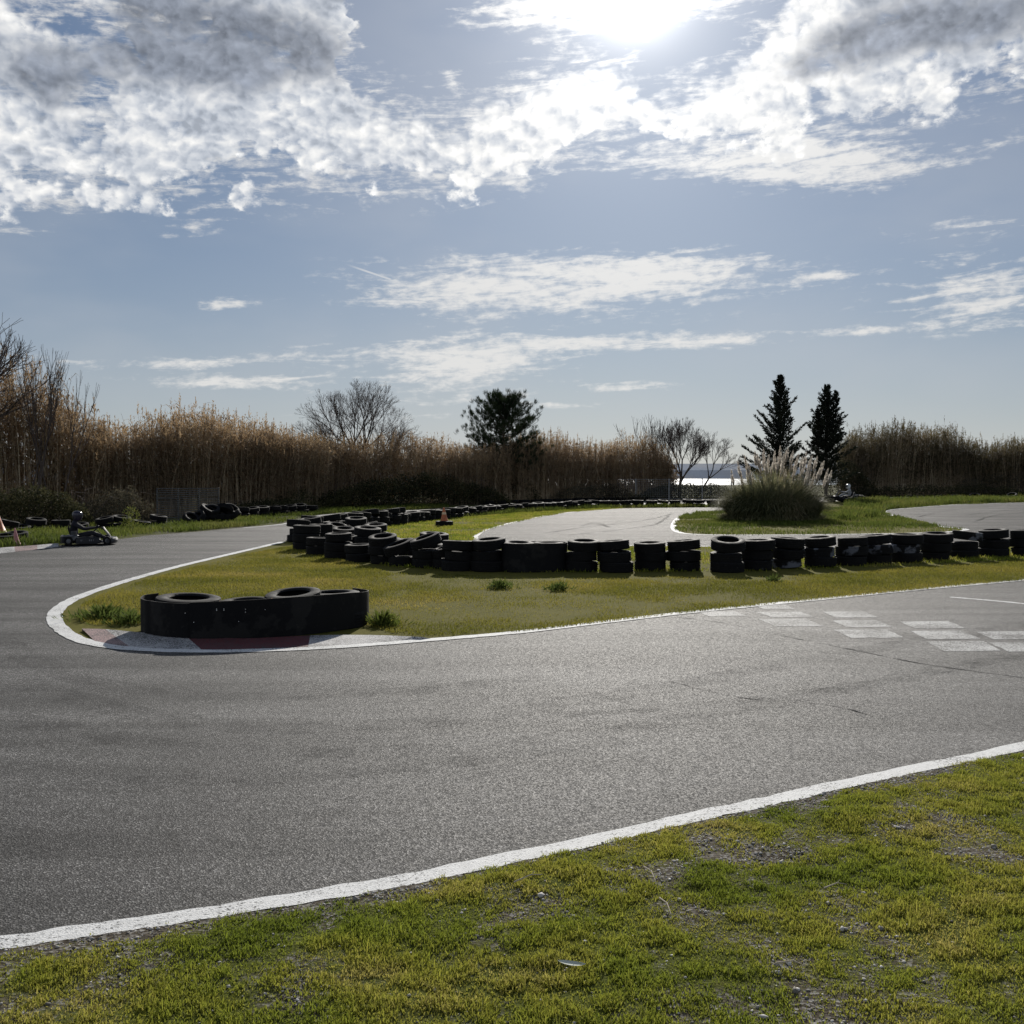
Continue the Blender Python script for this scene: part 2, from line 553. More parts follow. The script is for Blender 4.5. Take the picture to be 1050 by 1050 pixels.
M['bramble_dry'] = leafmat('dry_bramble_leaf', [(0, (0.0480, 0.0420, 0.0288)), (.6, (0.1020, 0.0900, 0.0600)), (1, (0.1920, 0.1680, 0.1140))], .3, .8, .04, .7)
M['bark'] = plain('grey_bark', (.085, .072, .062), .85, .15, .3, 6)
M['twig'] = plain('fine_twigs', (.10, .078, .068), .8, .2, .2, 6)
M['pine'] = leafmat('pine_needles', [(0, (.016, .026, .014)), (.6, (.032, .046, .022)), (1, (.06, .07, .035))], .2, .75, .06, .8)
M['cypress'] = leafmat('dark_conifer_needles', [(0, (.014, .018, .014)), (.6, (.026, .032, .022)), (1, (.045, .05, .032))], .12, .75, .06, .8)
M['pampas'] = leafmat('pampas_leaf', [(0, (0.1027, 0.1159, 0.0627)), (.4, (0.1906, 0.1986, 0.1028)), (.75, (0.2932, 0.2758, 0.1571)), (1, (0.5278, 0.4276, 0.2856))], .45, .75, .06, .9, None, .35)
M['plume'] = leafmat('pampas_plume', [(0, (0.4410, 0.3888, 0.3300)), (1, (0.6930, 0.6480, 0.5830))], .55, .8, .1, 2.0)
M['pale_wood'] = plain('weathered_wood', (.11, .107, .10), .75, .25, .25, 6)
M['post'] = plain('galvanised_post', (.42, .42, .42), .5, .4, .2, 6, .3)
# kart ---------------------------------------------------------------
M['kart_black'] = plain('kart_black_plastic', (.010, .010, .013), .45, .3, .2, 5)
M['kart_grey'] = plain('kart_scuffed_plastic', (.030, .030, .034), .4, .35, .3, 5)
M['steel'] = plain('steel', (.16, .16, .17), .4, .5, .15, 6, .9)
M['suit'] = plain('dark_clothing', (.018, .018, .024), .8, .2, .3, 6)
M['helmet_dark'] = plain('dark_helmet', (.02, .017, .032), .22, .5, .1, 3)
M['helmet_white'] = plain('white_helmet', (.72, .73, .74), .25, .5, .08, 3)
M['visor'] = plain('dark_visor', (.02, .02, .03), .08, .7, .1, 3)
M['decal'] = plain('pale_lettering', (.13, .13, .14), .5, .3)
M['paleoverall'] = plain('pale_grey_overalls', (.40, .41, .42), .8, .2, .2, 8)

# ------------------------------------------------------------------ camera, sun, world
cam = bpy.data.cameras.new('camera'); co = bpy.data.objects.new('camera', cam); COL.objects.link(co)
cam.sensor_width = 36; cam.lens = 36 * FPX / 1050
co.location = (0, 0, HCAM); co.rotation_euler = (math.pi / 2 - PITCH, 0, 0)
cam.clip_start = 0.05; cam.clip_end = 20000
sc.camera = co
sun = bpy.data.lights.new('sun', 'SUN'); sun.energy = 4.8; sun.angle = R(0.6); sun.color = (1, .95, .87)
so = bpy.data.objects.new('sun', sun); COL.objects.link(so)
so.rotation_euler = SUN.to_track_quat('Z', 'Y').to_euler(); so.location = SUN * 60
sc.view_settings.view_transform = 'Standard'; sc.view_settings.look = 'None'
sc.view_settings.exposure = 0.22; sc.view_settings.gamma = 1.0; sc.view_settings.use_curve_mapping = False

SKY_K = 0.05
sc.cycles.max_bounces = 5; sc.cycles.diffuse_bounces = 2; sc.cycles.glossy_bounces = 2; sc.cycles.transmission_bounces = 3; sc.cycles.transparent_max_bounces = 4
sc.cycles.use_adaptive_sampling = True; sc.cycles.adaptive_threshold = 0.02
sc.cycles.caustics_reflective = False; sc.cycles.caustics_refractive = False
def build_world():
    w = bpy.data.worlds.new('World'); sc.world = w; w.use_nodes = True
    nt = w.node_tree; nt.nodes.clear(); n = NT(nt); n.dim = '2D'
    out = nt.nodes.new('ShaderNodeOutputWorld'); bg = nt.nodes.new('ShaderNodeBackground')
    nt.links.new(bg.outputs[0], out.inputs[0]); bg.inputs[1].default_value = SKY_K
    sky = nt.nodes.new('ShaderNodeTexSky'); sky.sky_type = 'NISHITA'; sky.sun_disc = False
    sky.sun_elevation = SUN_EL; sky.sun_rotation = SUN_AZ
    sky.air_density = 1.0; sky.dust_density = 0.4; sky.ozone_density = 1.5; sky.altitude = 10
    d = n.coord('Generated')
    sx = nt.nodes.new('ShaderNodeSeparateXYZ'); nt.links.new(d, sx.inputs[0])
    x, y, z = sx.outputs
    az = n.math('ARCTAN2', x, y)
    hyp = n.math('SQRT', n.math('ADD', n.math('MULTIPLY', x, x), n.math('MULTIPLY', y, y)))
    el = n.math('ARCTAN2', z, hyp)
    dv = nt.nodes.new('ShaderNodeVectorMath'); dv.operation = 'DOT_PRODUCT'
    nt.links.new(d, dv.inputs[0]); dv.inputs[1].default_value = SUN
    cs = n.math('MAXIMUM', dv.outputs['Value'], 0.0)
    def vec(a, b):
        c = nt.nodes.new('ShaderNodeCombineXYZ'); n.put(c.inputs[0], a); n.put(c.inputs[1], b); return c.outputs[0]
    def ell(px, py, wx, wy, amp=1.0, tilt=0.0):
        a0, e0 = azel(px, py); wa = wx / FPX; we = wy / FPX
        da = n.math('SUBTRACT', az, a0); de = n.math('SUBTRACT', el, e0)
        if tilt:
            de = n.math('SUBTRACT', de, n.math('MULTIPLY', da, tilt))
        da = n.math('MULTIPLY', da, 1 / wa); de = n.math('MULTIPLY', de, 1 / we)
        q = n.math('MULTIPLY_ADD', da, da, n.math('MULTIPLY', de, de))
        g = n.math('POWER', math.exp(-1), q)
        return n.math('MULTIPLY', g, amp) if amp != 1 else g
    def total(lst):
        t = lst[0]
        for k in lst[1:]: t = n.math('ADD', t, k)
        return t
    wn = n.noise(vec(az, n.math('MULTIPLY', el, 1.3)), 12.0, 5, .6)
    azw = n.math('ADD', az, n.math('MULTIPLY', n.math('SUBTRACT', wn, .5), .09))
    def curve(pts):
        """elevation profile over azimuth"""
        c = nt.nodes.new('ShaderNodeFloatCurve')
        u = n.mapr(azw, -0.6, 0.6, 0, 1, False)
        nt.links.new(u, c.inputs['Value'])
        cv = c.mapping.curves[0]
        pp = []
        for px, py in pts:
            a, e = azel(px, py); pp.append(((a + .6) / 1.2, min(max(e / 0.7, 0), 1)))
        cv.points[0].location = (0, pp[0][1]); cv.points[1].location = (1, pp[-1][1])
        for q in pp: cv.points.new(*q)
        c.mapping.update()
        return n.math('MULTIPLY', c.outputs[0], 0.7)
    # clear sky --------------------------------------------------
    # the thin high haze evens the clear sky out (softer contrast, cooler, paler towards the horizon)
    K = 1.0 / SKY_K
    gm = nt.nodes.new('ShaderNodeGamma'); nt.links.new(n.mix(1.0, sky.outputs[0], (.074, .074, .074), 'MULTIPLY'), gm.inputs[0]); gm.inputs[1].default_value = 0.62
    base = n.mix(1.0, gm.outputs[0], (.288 * K, .354 * K, .458 * K), 'MULTIPLY')
    lowhaze = n.math('MULTIPLY', n.math('EXPONENT', n.math('MULTIPLY', n.math('ABSOLUTE', el), -1 / .10)), .55)
    base = n.mix(lowhaze, base, (.56 * K, .57 * K, .575 * K))
    veil = n.math('MULTIPLY', n.mapr(n.noise(vec(az, n.math('MULTIPLY', el, 2.5)), 3.0, 4, .55), .35, .75), .22)
    base = n.mix(veil, base, (.46 * K, .475 * K, .50 * K))
    # cumulus band ------------------------------------------------
    low = curve([(-150, 214), (0, 204), (120, 202), (220, 202), (330, 194), (470, 192), (540, 174), (600, 158), (640, 153), (720, 156), (800, 158), (850, 142), (920, 120), (980, 102), (1050, 88), (1180, 78)])
    up = curve([(-150, -330), (0, -320), (200, -320), (320, -200), (352, 20), (372, 88), (440, 112), (500, 100), (560, 76), (625, 70), (680, 96), (740, 72), (790, 25), (830, -30), (880, -200), (1050, -300), (1180, -300)])
    cxy = vec(az, n.math('MULTIPLY', el, 1.35))
    sxy = vec(n.math('ADD', az, (SUN_AZ) * 0.0 + 0.004), n.math('MULTIPLY', n.math('ADD', el, 0.010), 1.35))
    nb = n.noise(cxy, 7.0, 3, .5)
    n1 = n.noise(cxy, 17.0, 7, .60); n1s = n.noise(sxy, 17.0, 4, .60)
    def warp(v, f):
        c = nt.nodes.new('ShaderNodeVectorMath'); c.operation = 'ADD'; nt.links.new(v, c.inputs[0])
        nt.links.new(vec(n.math('MULTIPLY', n1, f), n.math('MULTIPLY', nb, f)), c.inputs[1]); return c.outputs[0]
    v1 = n.voro(warp(cxy, .05), 85.0); v1s = n.voro(warp(sxy, .05), 85.0)
    v1b = n.voro(warp(cxy, .06), 36.0)
    wig = n.math('ADD', n.math('MULTIPLY', n.math('SUBTRACT', n1, .5), .075), n.math('MULTIPLY', n.math('SUBTRACT', nb, .5), .05))
    e2 = n.math('ADD', el, wig)
    inl = n.mapr(n.math('SUBTRACT', e2, low), -.012, .030)
    inu = n.mapr(n.math('SUBTRACT', up, e2), -.016, .040)
    band = n.math('MULTIPLY', inl, inu)
    body = n.math('ADD', n.math('ADD', n.math('MULTIPLY', band, 1.0), n.math('MULTIPLY', n.math('SUBTRACT', n1, .5), 1.9)), n.math('ADD', n.math('MULTIPLY', n.math('SUBTRACT', .40, v1), .40), n.math('MULTIPLY', n.math('SUBTRACT', .40, v1b), .45)))
    gaps = total([ell(75, 20, 55, 20, .9), ell(95, 110, 30, 40, .55), ell(255, 175, 60, 12, .5), ell(840, 110, 14, 28, .9), ell(170, 190, 90, 8, .3), ell(55, 178, 60, 6, .35), ell(905, 62, 60, 8, .35)])
    body = n.math('SUBTRACT', body, gaps)
    a_cum = n.mapr(body, .20, .86)
    a_cum = n.math('MULTIPLY', a_cum, n.mapr(band, .02, .25))
    relief = n.math('ADD', n.math('MULTIPLY', n.math('SUBTRACT', n1, n1s), .75), n.math('MULTIPLY', n.math('SUBTRACT', v1s, v1), .16))
    dark = total([ell(225, 45, 105, 36, 2.0), ell(40, 80, 70, 30, .55), ell(905, 28, 90, 22, .6, .08), ell(860, 62, 40, 14, .3), ell(965, 40, 40, 12, .3), ell(820, 72, 32, 15, .6, .1), ell(1010, 18, 80, 24, .55), ell(845, 40, 30, 14, .35), ell(-60, 40, 120, 60, .4), ell(1160, 10, 120, 50, .6), ell(200, -200, 260, 110, .7), ell(960, -180, 240, 110, .7)])
    dk = n.mapr(n.math('ADD', dark, n.math('ADD', n.math('MULTIPLY', n.math('SUBTRACT', nb, .5), 1.0), n.math('MULTIPLY', n.math('SUBTRACT', n1, .5), 1.15))), .28, 1.1)
    glow = n.math('MULTIPLY', n.math('POWER', cs, 60.0), .35)
    bright = n.math('ADD', n.math('MULTIPLY', relief, 1.5), n.math('ADD', glow, n.math('MULTIPLY', n.math('SUBTRACT', body, .6), -.16)))
    bright = n.math('ADD', bright, .64)
    bright = n.math('MAXIMUM', bright, .36)
    # thin streaky cloud -------------------------------------------
    st = vec(n.math('MULTIPLY', az, 1.0), n.math('MULTIPLY', n.math('ADD', el, n.math('MULTIPLY', az, -.06)), 7.0))
    s1 = n.noise(st, 14.0, 7, .68, .4)
    s2 = n.noise(vec(n.math('MULTIPLY', az, 2.0), n.math('MULTIPLY', el, 4.2)), 34.0, 4, .6)
    patches = total([ell(560, 290, 170, 26, .95, -.02), ell(690, 275, 110, 20, .75, -.03), ell(470, 370, 95, 18, 1.0), ell(600, 352, 110, 9, .75), ell(735, 350, 60, 6, .9), ell(250, 393, 85, 7, .85), ell(255, 368, 80, 6, .7, .12),
                     ell(235, 312, 30, 7, .75, .1), ell(830, 170, 90, 22, 1.15, -.06), ell(985, 160, 70, 10, .75, .2), ell(1015, 305, 60, 30, .8), ell(645, 398, 50, 6, .95), ell(842, 283, 30, 5, .8), ell(905, 340, 60, 4, .45),
                     ell(440, 400, 50, 18, .55), ell(380, 425, 90, 10, .4), ell(475, 407, 10, 6, .9), ell(530, 404, 14, 6, .9), ell(560, 415, 70, 4, .5), ell(200, 235, 40, 9, .55), ell(1000, 230, 70, 10, .5), ell(520, 187, 24, 6, .6),
                     ell(462, 78, 10, 9, .75), ell(60, 372, 45, 6, .5), ell(175, 373, 40, 5, .5), ell(560, 8, 90, 22, 1.2), ell(715, 2, 60, 16, .9), ell(10, 238, 40, 5, .5), ell(800, 340, 160, 4, .4), ell(560, 305, 210, 38, .26), ell(500, 365, 150, 30, .26), ell(230, 380, 130, 24, .24), ell(960, 290, 110, 45, .24), ell(700, 170, 80, 10, .4), ell(420, 310, 80, 14, .5)])
    edge = n.math('MULTIPLY', n.mapr(n.math('SUBTRACT', el, low), -.045, .015), n.mapr(n.math('SUBTRACT', up, el), -.05, .01))
    patches = n.math('ADD', patches, n.math('MULTIPLY', edge, .62))
    thin = n.math('ADD', n.math('MULTIPLY', n.math('MINIMUM', patches, 1.15), .75), n.math('ADD', n.math('MULTIPLY', n.math('SUBTRACT', s1, .5), 1.6), n.math('MULTIPLY', n.math('SUBTRACT', s2, .5), .9)))
    a_thin = n.math('MULTIPLY', n.mapr(thin, .27, .98), .86)
    a_thin = n.math('MULTIPLY', a_thin, n.mapr(patches, .05, .35))
    # contrail
    c0 = azel(352, 270); c1 = azel(402, 287)
    dx, dy = c1[0] - c0[0], c1[1] - c0[1]; Lc = math.hypot(dx, dy)
    tt = n.math('ADD', n.math('MULTIPLY', n.math('SUBTRACT', az, c0[0]), dx / Lc / Lc), n.math('MULTIPLY', n.math('SUBTRACT', el, c0[1]), dy / Lc / Lc))
    dd = n.math('ABSOLUTE', n.math('ADD', n.math('MULTIPLY', n.math('SUBTRACT', az, c0[0]), -dy / Lc), n.math('MULTIPLY', n.math('SUBTRACT', el, c0[1]), dx / Lc)))
    ct = n.math('MULTIPLY', n.mapr(dd, 0.0004, 0.0012, 1, 0), n.math('MULTIPLY', n.mapr(tt, 0, .5), n.mapr(tt, .95, 1.02, 1, 0)))
    a_thin = n.math('MAXIMUM', a_thin, n.math('MULTIPLY', ct, .5))
    def scale(col, f):
        c = nt.nodes.new('ShaderNodeVectorMath'); c.operation = 'SCALE'
        if isinstance(col, bpy.types.NodeSocket): nt.links.new(col, c.inputs[0])
        else: c.inputs[0].default_value = col
        n.put(c.inputs['Scale'], f); return c.outputs[0]
    white = scale(n.mix(n.mapr(bright, .35, .85), (.86 * K, .95 * K, 1.10 * K), (1.0 * K, .995 * K, .98 * K)), bright)
    grey = scale((.195 * K, .222 * K, .275 * K), n.math('ADD', n.math('MULTIPLY', n1, .7), n.math('ADD', .62, n.math('MULTIPLY', relief, 2.2))))
    cum = n.mix(n.math('MULTIPLY', dk, .93), white, grey)
    thinc = scale((.72 * K, .71 * K, .69 * K), n.math('ADD', .95, glow))
    c = n.mix(a_thin, base, thinc)
    c = n.mix(a_cum, c, cum)
    g1 = n.math('MULTIPLY', n.math('POWER', cs, 1500.0), 2.2 * K)
    g2 = n.math('MULTIPLY', n.math('POWER', cs, 170.0), .30 * K)
    g3 = n.math('MULTIPLY', n.math('POWER', cs, 30.0), .08 * K)
    gl = scale((1, .98, .95), total([g1, g2, g3]))
    c = n.mix(1.0, c, gl, 'ADD')
    nt.links.new(c, bg.inputs[0])
    w.cycles.sampling_method = 'MANUAL'; w.cycles.sample_map_resolution = 1024
build_world()

# ------------------------------------------------------------------ THE SETTING
# ground: one sheet, falling to the shore about 150 m out
gx = [-4000, -300, -60, 60, 300, 4000]
gy = [-200, 0, 30, 80, 150, 158]
gz = [0, 0, 0, 0, 0, -1.6]
V = [(x, y, z) for y, z in zip(gy, gz) for x in gx]
F = [(r * 6 + c, r * 6 + c + 1, (r + 1) * 6 + c + 1, (r + 1) * 6 + c) for r in range(5) for c in range(5)]
me = bpy.data.meshes.new('ground'); me.from_pydata(V, [], F); me.update()
tag(link('ground', me, M['ground']), kind='structure')
m, nt, out = newmat('sea_water'); n = NT(nt)
nm = n.bump(n.noise(n.mapping(n.pos(), (.5, .25, 1)), 1.0, 5, .6), .6, .5)
nt.links.new(n.bsdf((.02, .035, .05), .18, .5, nm), out.inputs[0]); M['water'] = m
me = bpy.data.meshes.new('water'); me.from_pydata([(-9000, 152, -1.1), (9000, 152, -1.1), (9000, 9000, -1.1), (-9000, 9000, -1.1)], [], [(0, 1, 2, 3)]); me.update()
tag(link('water', me, M['water']), kind='structure')
# far shore ridge; distance haze is painted into its pale blue-grey colour
M['hill'] = plain('haze_tinted_hills', (.21, .245, .30), .95, .02, .2, .05)
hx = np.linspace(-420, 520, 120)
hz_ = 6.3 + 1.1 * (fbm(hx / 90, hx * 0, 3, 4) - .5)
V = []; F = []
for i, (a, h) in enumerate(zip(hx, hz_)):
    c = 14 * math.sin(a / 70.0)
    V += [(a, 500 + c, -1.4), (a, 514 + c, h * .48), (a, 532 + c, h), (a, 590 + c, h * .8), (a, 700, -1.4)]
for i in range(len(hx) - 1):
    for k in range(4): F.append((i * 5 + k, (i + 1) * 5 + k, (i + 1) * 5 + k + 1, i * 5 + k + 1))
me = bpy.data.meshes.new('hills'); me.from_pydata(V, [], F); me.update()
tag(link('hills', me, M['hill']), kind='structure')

# near edge of the track (white line) -------------------------------
near_px = [(0, 969), (100, 953.5), (250, 931.5), (400, 906), (500, 886), (600, 864), (709, 839), (780, 824), (866, 804.5), (960, 785), (1050, 766)]
near = [P(*q) for q in near_px]
d0 = (near[0] - near[1]).normalized(); d1 = (near[-1] - near[-2]).normalized()
near = [near[0] + d0 * 5 + Vector((0, .5, 0)), near[0] + d0 * 2 + Vector((0, .12, 0))] + near + [near[-1] + d1 * 4, near[-1] + d1 * 14, near[-1] + d1 * 40]
near = catmull(near, 6)
far_px = [(-60, 573), (0, 565.5), (55, 560), (100, 556), (150, 549.5), (200, 545.5), (250, 541), (290, 537), (309, 532), (326, 528.5), (347, 526.4), (400, 524), (460, 521.5), (540, 518), (620, 515), (745, 511.5), (900, 509.5), (1100, 508.5)]
far = [P(*q) for q in far_px]
poly = near[:] + [Vector((60, 40, 0)), Vector((70, 78, 0))] + far[::-1] + [Vector((-24, 19, 0)), Vector((-24, 6, 0))]
tag(sheet('track', poly, .004, M['asphalt']), kind='structure')

isl_px = [(1050, 595), (940, 605), (830, 616), (720, 627), (640, 636), (540, 648), (440, 657), (330, 665), (230, 668.5), (150, 667), (100, 661.5), (72, 652), (58, 640), (57, 629), (68, 619), (90, 609), (130, 596), (180, 582), (230, 570), (290, 556), (330, 547), (380, 540), (430, 532.5), (470, 529), (540, 523.5), (620, 519), (745, 517.5), (900, 513), (1100, 511)]
isl = [P(*q) for q in isl_px]
dI = (isl[0] - isl[1]).normalized()
isl_line = catmull([isl[0] + dI * 30, isl[0] + dI * 6] + isl[:20], 8)
infield = catmull([isl[0] + dI * 30, isl[0] + dI * 6] + isl, 6)
tag(sheet('infield_turf', infield, .006, M['turf']), kind='structure')
inner_px_lo = [(487, 551), (495, 556), (550, 558.7), (650, 560), (760, 561), (900, 561.5), (1000, 560.5), (1110, 559)]
inner_px_up = [(487, 551), (500, 543), (540, 533), (580, 526), (640, 521.8), (745, 520.6), (790, 520.2), (812, 520.6)]
up = catmull([P(*q) for q in inner_px_up], 6)
lo = catmull([P(*q) for q in inner_px_lo], 4)
# pampas island
pi_px = [(812, 522.6), (790, 523.0), (747, 524), (720, 525.8), (703, 528.5), (694, 533), (690.5, 541), (697, 546.5), (720, 548.6), (780, 549), (857, 548.4), (919, 547.4), (960, 546.4), (980, 545), (990, 543.8), (987, 542.5), (970, 541), (939.5, 535), (919, 530), (908, 526.2), (911, 523.3), (934, 521), (973, 518), (1011, 516.4), (1060, 515.5), (1110, 515)]
pl = catmull([P(*q) for q in pi_px], 6)
poly = lo + [P(1110, 540)] + pl[::-1][:1] + pl[::-1][1:] 
# the inner asphalt: lower edge, right bay, round the pampas island, then back along the far arm
poly = lo + pl[::-1] + [P(818, 521.6)] + up[::-1][:-1]
tag(sheet('inner_track', poly, .010, M['asphalt_pale']), kind='structure')

tag(link('near_edge_line', ribbon_mesh('near_edge_line', near, .125, .0065, .011), M['line']), kind='structure')
tag(link('infield_line', ribbon_mesh('infield_line', isl_line, .17, .010, .01), M['line']), kind='structure')
tag(link('pampas_line', ribbon_mesh('pampas_line', pl[6:], .18, .0145, .012), M['line']), kind='structure')
tag(link('inner_edge_line', ribbon_mesh('inner_edge_line', up, .13, .0140, .012), M['line_worn']), kind='structure')
tag(link('inner_near_line', ribbon_mesh('inner_near_line', lo, .15, .0135, .012), M['line_worn']), kind='structure')
fl = catmull([P(q[0], q[1] + .6) for q in far_px[6:11]], 5)
tag(link('far_edge_line', ribbon_mesh('far_edge_line', fl, .14, .009, .01), M['line_worn']), kind='structure')

# chequered start line and grid marking ------------------------------
chk = [(739, 629.6, 25, 2.6), (793, 622.6, 20, 2.3), (805, 630.6, 28, 2.7), (810, 638.8, 31, 3.6), (871, 630.6, 27, 3.0), (883, 640, 29, 3.4), (890, 650.2, 34, 4.2), (955, 641.2, 32, 3.6), (968, 651.5, 34, 4.2), (987, 663, 37, 5.0), (1036, 652, 34, 4.0), (1052, 664, 36, 4.6)]
mb = MB()
for cx, cy, hw, hh in chk:
    sh = hw * .42; hw *= 1.1; hh *= 1.08
    q = [P(cx - hw + sh * .15, cy - hh * .9), P(cx + hw * .50, cy - hh), P(cx + hw, cy + hh * .9), P(cx - hw * .45, cy + hh)]
    c = sum(q, Vector()) / 4
    pts = []
    for i in range(4):
        a, b = q[i], q[(i + 1) % 4]
        for k in range(6):
            p = a.lerp(b, k / 6); pts.append(p + (p - c) * random.uniform(-.04, .03))
    mb.add([(p.x, p.y, .0062) for p in pts], [tuple(range(len(pts)))[::-1]])
o = mb.build('start_line_squares', M['square']); tag(o, kind='structure')
a = [P(974, 612.6), P(1010, 615.5), P(1060, 620.5), P(1110, 626)]
tag(link('grid_marking', ribbon_mesh('grid_marking', catmull(a, 4), .10, .0062, .01), M['line_worn']), kind='structure')
# skid marks on the inner track: rubber laid on the asphalt
m, nt, out = newmat('tyre_marks'); n = NT(nt)
tr = nt.nodes.new('ShaderNodeBsdfTransparent'); mx = nt.nodes.new('ShaderNodeMixShader')
nt.links.new(n.mapr(n.noise(n.pos(), 3, 5, .7), .4, .65, 0, .55), mx.inputs[0]); nt.links.new(tr.outputs[0], mx.inputs[1])
nt.links.new(n.bsdf((.02, .02, .02), .9, .0), mx.inputs[2]); nt.links.new(mx.outputs[0], out.inputs[0]); M['skid'] = m
skids = [[(595, 540), (610, 537.5), (625, 541), (612, 536.5), (600, 538)], [(560, 547), (600, 541), (660, 534), (690, 527)], [(585, 549), (640, 543), (672, 538), (686, 529)], [(940, 531), (960, 526), (985, 522), (1020, 519)], [(930, 527), (975, 530), (1010, 526), (1050, 522)], [(1000, 535), (1020, 529), (1060, 525)]]
for s in skids:
    tag(link('tyre_mark', ribbon_mesh('tyre_mark', catmull([P(*q) for q in s], 6), .12, .0125, .01), M['skid']), kind='structure')
mk = [([(20, 700), (200, 742), (420, 742), (640, 712), (880, 668), (1060, 640)], .34), ([(0, 735), (180, 765), (430, 770), (700, 738), (1060, 668)], .26), ([(60, 800), (260, 800), (480, 780), (640, 760)], .22), ([(0, 655), (60, 690), (180, 712), (360, 712), (560, 695)], .28), ([(540, 735), (700, 725), (900, 700), (1060, 672)], .16)]
M['faint'] = M['skid'].copy()
for nd in M['faint'].node_tree.nodes:
    if nd.type == 'MAP_RANGE': nd.inputs[4].default_value = .16; nd.inputs[1].default_value = .35; nd.inputs[2].default_value = .75
    if nd.type == 'TEX_NOISE': nd.inputs['Scale'].default_value = 2.6
for s_, w_ in mk:
    tag(link('rubbered_line', ribbon_mesh('rubbered_line', catmull([P(*q) for q in s_], 8), w_, .0060, .03), M['faint']), kind='structure')
M['crack'] = plain('crack_filler', (.034, .034, .034), .95, .02, .3, 6)
for s_, w_ in ([[(815, 655), (880, 668), (950, 682), (1060, 697)], .010], [[(650, 631.5), (700, 634), (745, 640), (800, 652), (816, 655)], .007], [[(690, 700), (760, 716), (850, 724), (905, 738)], .005]):
    tag(link('asphalt_crack', ribbon_mesh('asphalt_crack', catmull([P(*q) for q in s_], 8), w_, .0075, .008), M['crack']), kind='structure')
# kerbs ---------------------------------------------------------------
def kerb(name, inner, outer, colours, mats, h):
    mb = MB()
    n_ = len(inner)
    for i in range(n_ - 1):
        a0, a1, b0, b1 = outer[i], outer[i + 1], inner[i], inner[i + 1]
        mb.add([(a0.x, a0.y, .0085), (a1.x, a1.y, .0085), (b1.x, b1.y, h), (b0.x, b0.y, h), (b0.x, b0.y, 0), (b1.x, b1.y, 0)],
               [(0, 1, 2, 3), (3, 2, 5, 4)], colours[i])
    return mb.build(name, None, mats=mats)
ok_px = [(98, 659), (133, 664), (168, 666.5), (207, 667.4), (250, 667), (316, 664.2), (372, 660.8), (442, 655.5)]
ik_px = [(84, 645), (108, 645.5), (135, 648), (190, 652), (250, 655), (318, 652), (378, 651.5), (432, 653.5)]
ko = catmull([P(*q) for q in ok_px], 4); ki = catmull([P(*q, .03) for q in ik_px], 4)
cl = []
for i in range(len(ko) - 1):
    s = i / 4
    cl.append(2 if s < 1 else (0 if s < 3 else (1 if s < 5 else 0)))
tag(kerb('apex_kerb', ki, ko, cl, [M['kerb_white'], M['kerb_red'], M['kerb_pink']], .035), kind='structure')
ok2 = catmull([P(*q) for q in [(-40, 572), (0, 568), (30, 564.5), (60, 561)]], 4)
ik2 = catmull([P(*q) for q in [(-40, 570), (0, 564.5), (30, 562.2), (60, 559.5)]], 4)
cl = [1 if (i // 3) % 2 == 0 else 0 for i in range(len(ok2) - 1)]
tag(kerb('far_kerb', ik2, ok2, cl, [M['kerb_white'], M['kerb_pink']], .06), kind='structure')

# ------------------------------------------------------------------ GRASS
nx = np.array([p.x for p in near]); ny = np.array([p.y for p in near])
def near_y(x): return np.interp(x, nx, ny)
def cover(x, y):
    c = fbm(x * 1.1, y * 1.1, 11, 4) * .45 + fbm(x * 4.5, y * 4.5, 21, 4) * .55
    edge = near_y(x) - y
    c = c + .115 - .30 * np.exp(-(edge / .16) ** 2)
    return c
# uneven verge surface
xs = np.arange(-4.5, 7.0, .045); ts = np.linspace(0, 1, 90)
X, T = np.meshgrid(xs, ts)
Yt = near_y(X) - .065
Y = 1.2 + (Yt - 1.2) * T
cv = cover(X, Y)
Z = .005 + .045 * (fbm(X * 2.5, Y * 2.5, 31, 4) - .35) * sstep(0, .35, Yt - Y) + .012 * (fbm(X * 16, Y * 16, 91, 3) - .5)
Z = np.maximum(Z, .003)
nr, nc = X.shape
Vv = np.stack([X, Y, Z], 2).reshape(-1, 3)
ii = np.arange(nr * nc).reshape(nr, nc)
Q = np.stack([ii[:-1, :-1], ii[:-1, 1:], ii[1:, 1:], ii[1:, :-1]], 2).reshape(-1, 4)
me = np_mesh('verge', Vv, Q, smooth=True, attrs={'cover': cv.ravel()})
tag(link('verge', me, M['verge']), kind='structure')
def verge_z(x, y):
    yt = near_y(x) - .065
    return np.maximum(.005 + .045 * (fbm(x * 2.5, y * 2.5, 31, 4) - .35) * sstep(0, .35, yt - y), .003)

N = 1500000
x = rng.uniform(-3.2, 5.2, N); y = rng.uniform(2.6, 8.2, N)
k = (y < near_y(x) - .05) & (np.abs(x) < y * .56 + .3)
x, y = x[k], y[k]
c = cover(x, y)
keep = rng.uniform(0, 1, len(x)) < (sstep(.39, .57, c) * .95 + .05) * (.45 + .55 * sstep(.38, .55, fbm(x * 13, y * 13, 63, 3)))
x, y, c = x[keep], y[keep], c[keep]
h = rng.uniform(.008, .021, len(x)) * (.7 + .8 * sstep(.45, .75, c)) * (.55 + .75 * sstep(.35, .65, fbm(x * 13, y * 13, 63, 3)))
tall = rng.uniform(0, 1, len(x)) < .03
h[tall] *= 1.9
base = np.stack([x, y, verge_z(x, y)], 1)
tn = np.clip(fbm(x * 2.3, y * 2.3, 77, 4) * 1.5 - .25 + rng.normal(0, .22, len(x)), 0, 1)
me = blades('grass', base, h, rng.uniform(.0025, .0055, len(x)), .7, None, tn)
tag(link('grass', me, M['blade']), kind='stuff')
print('verge blades', len(x))

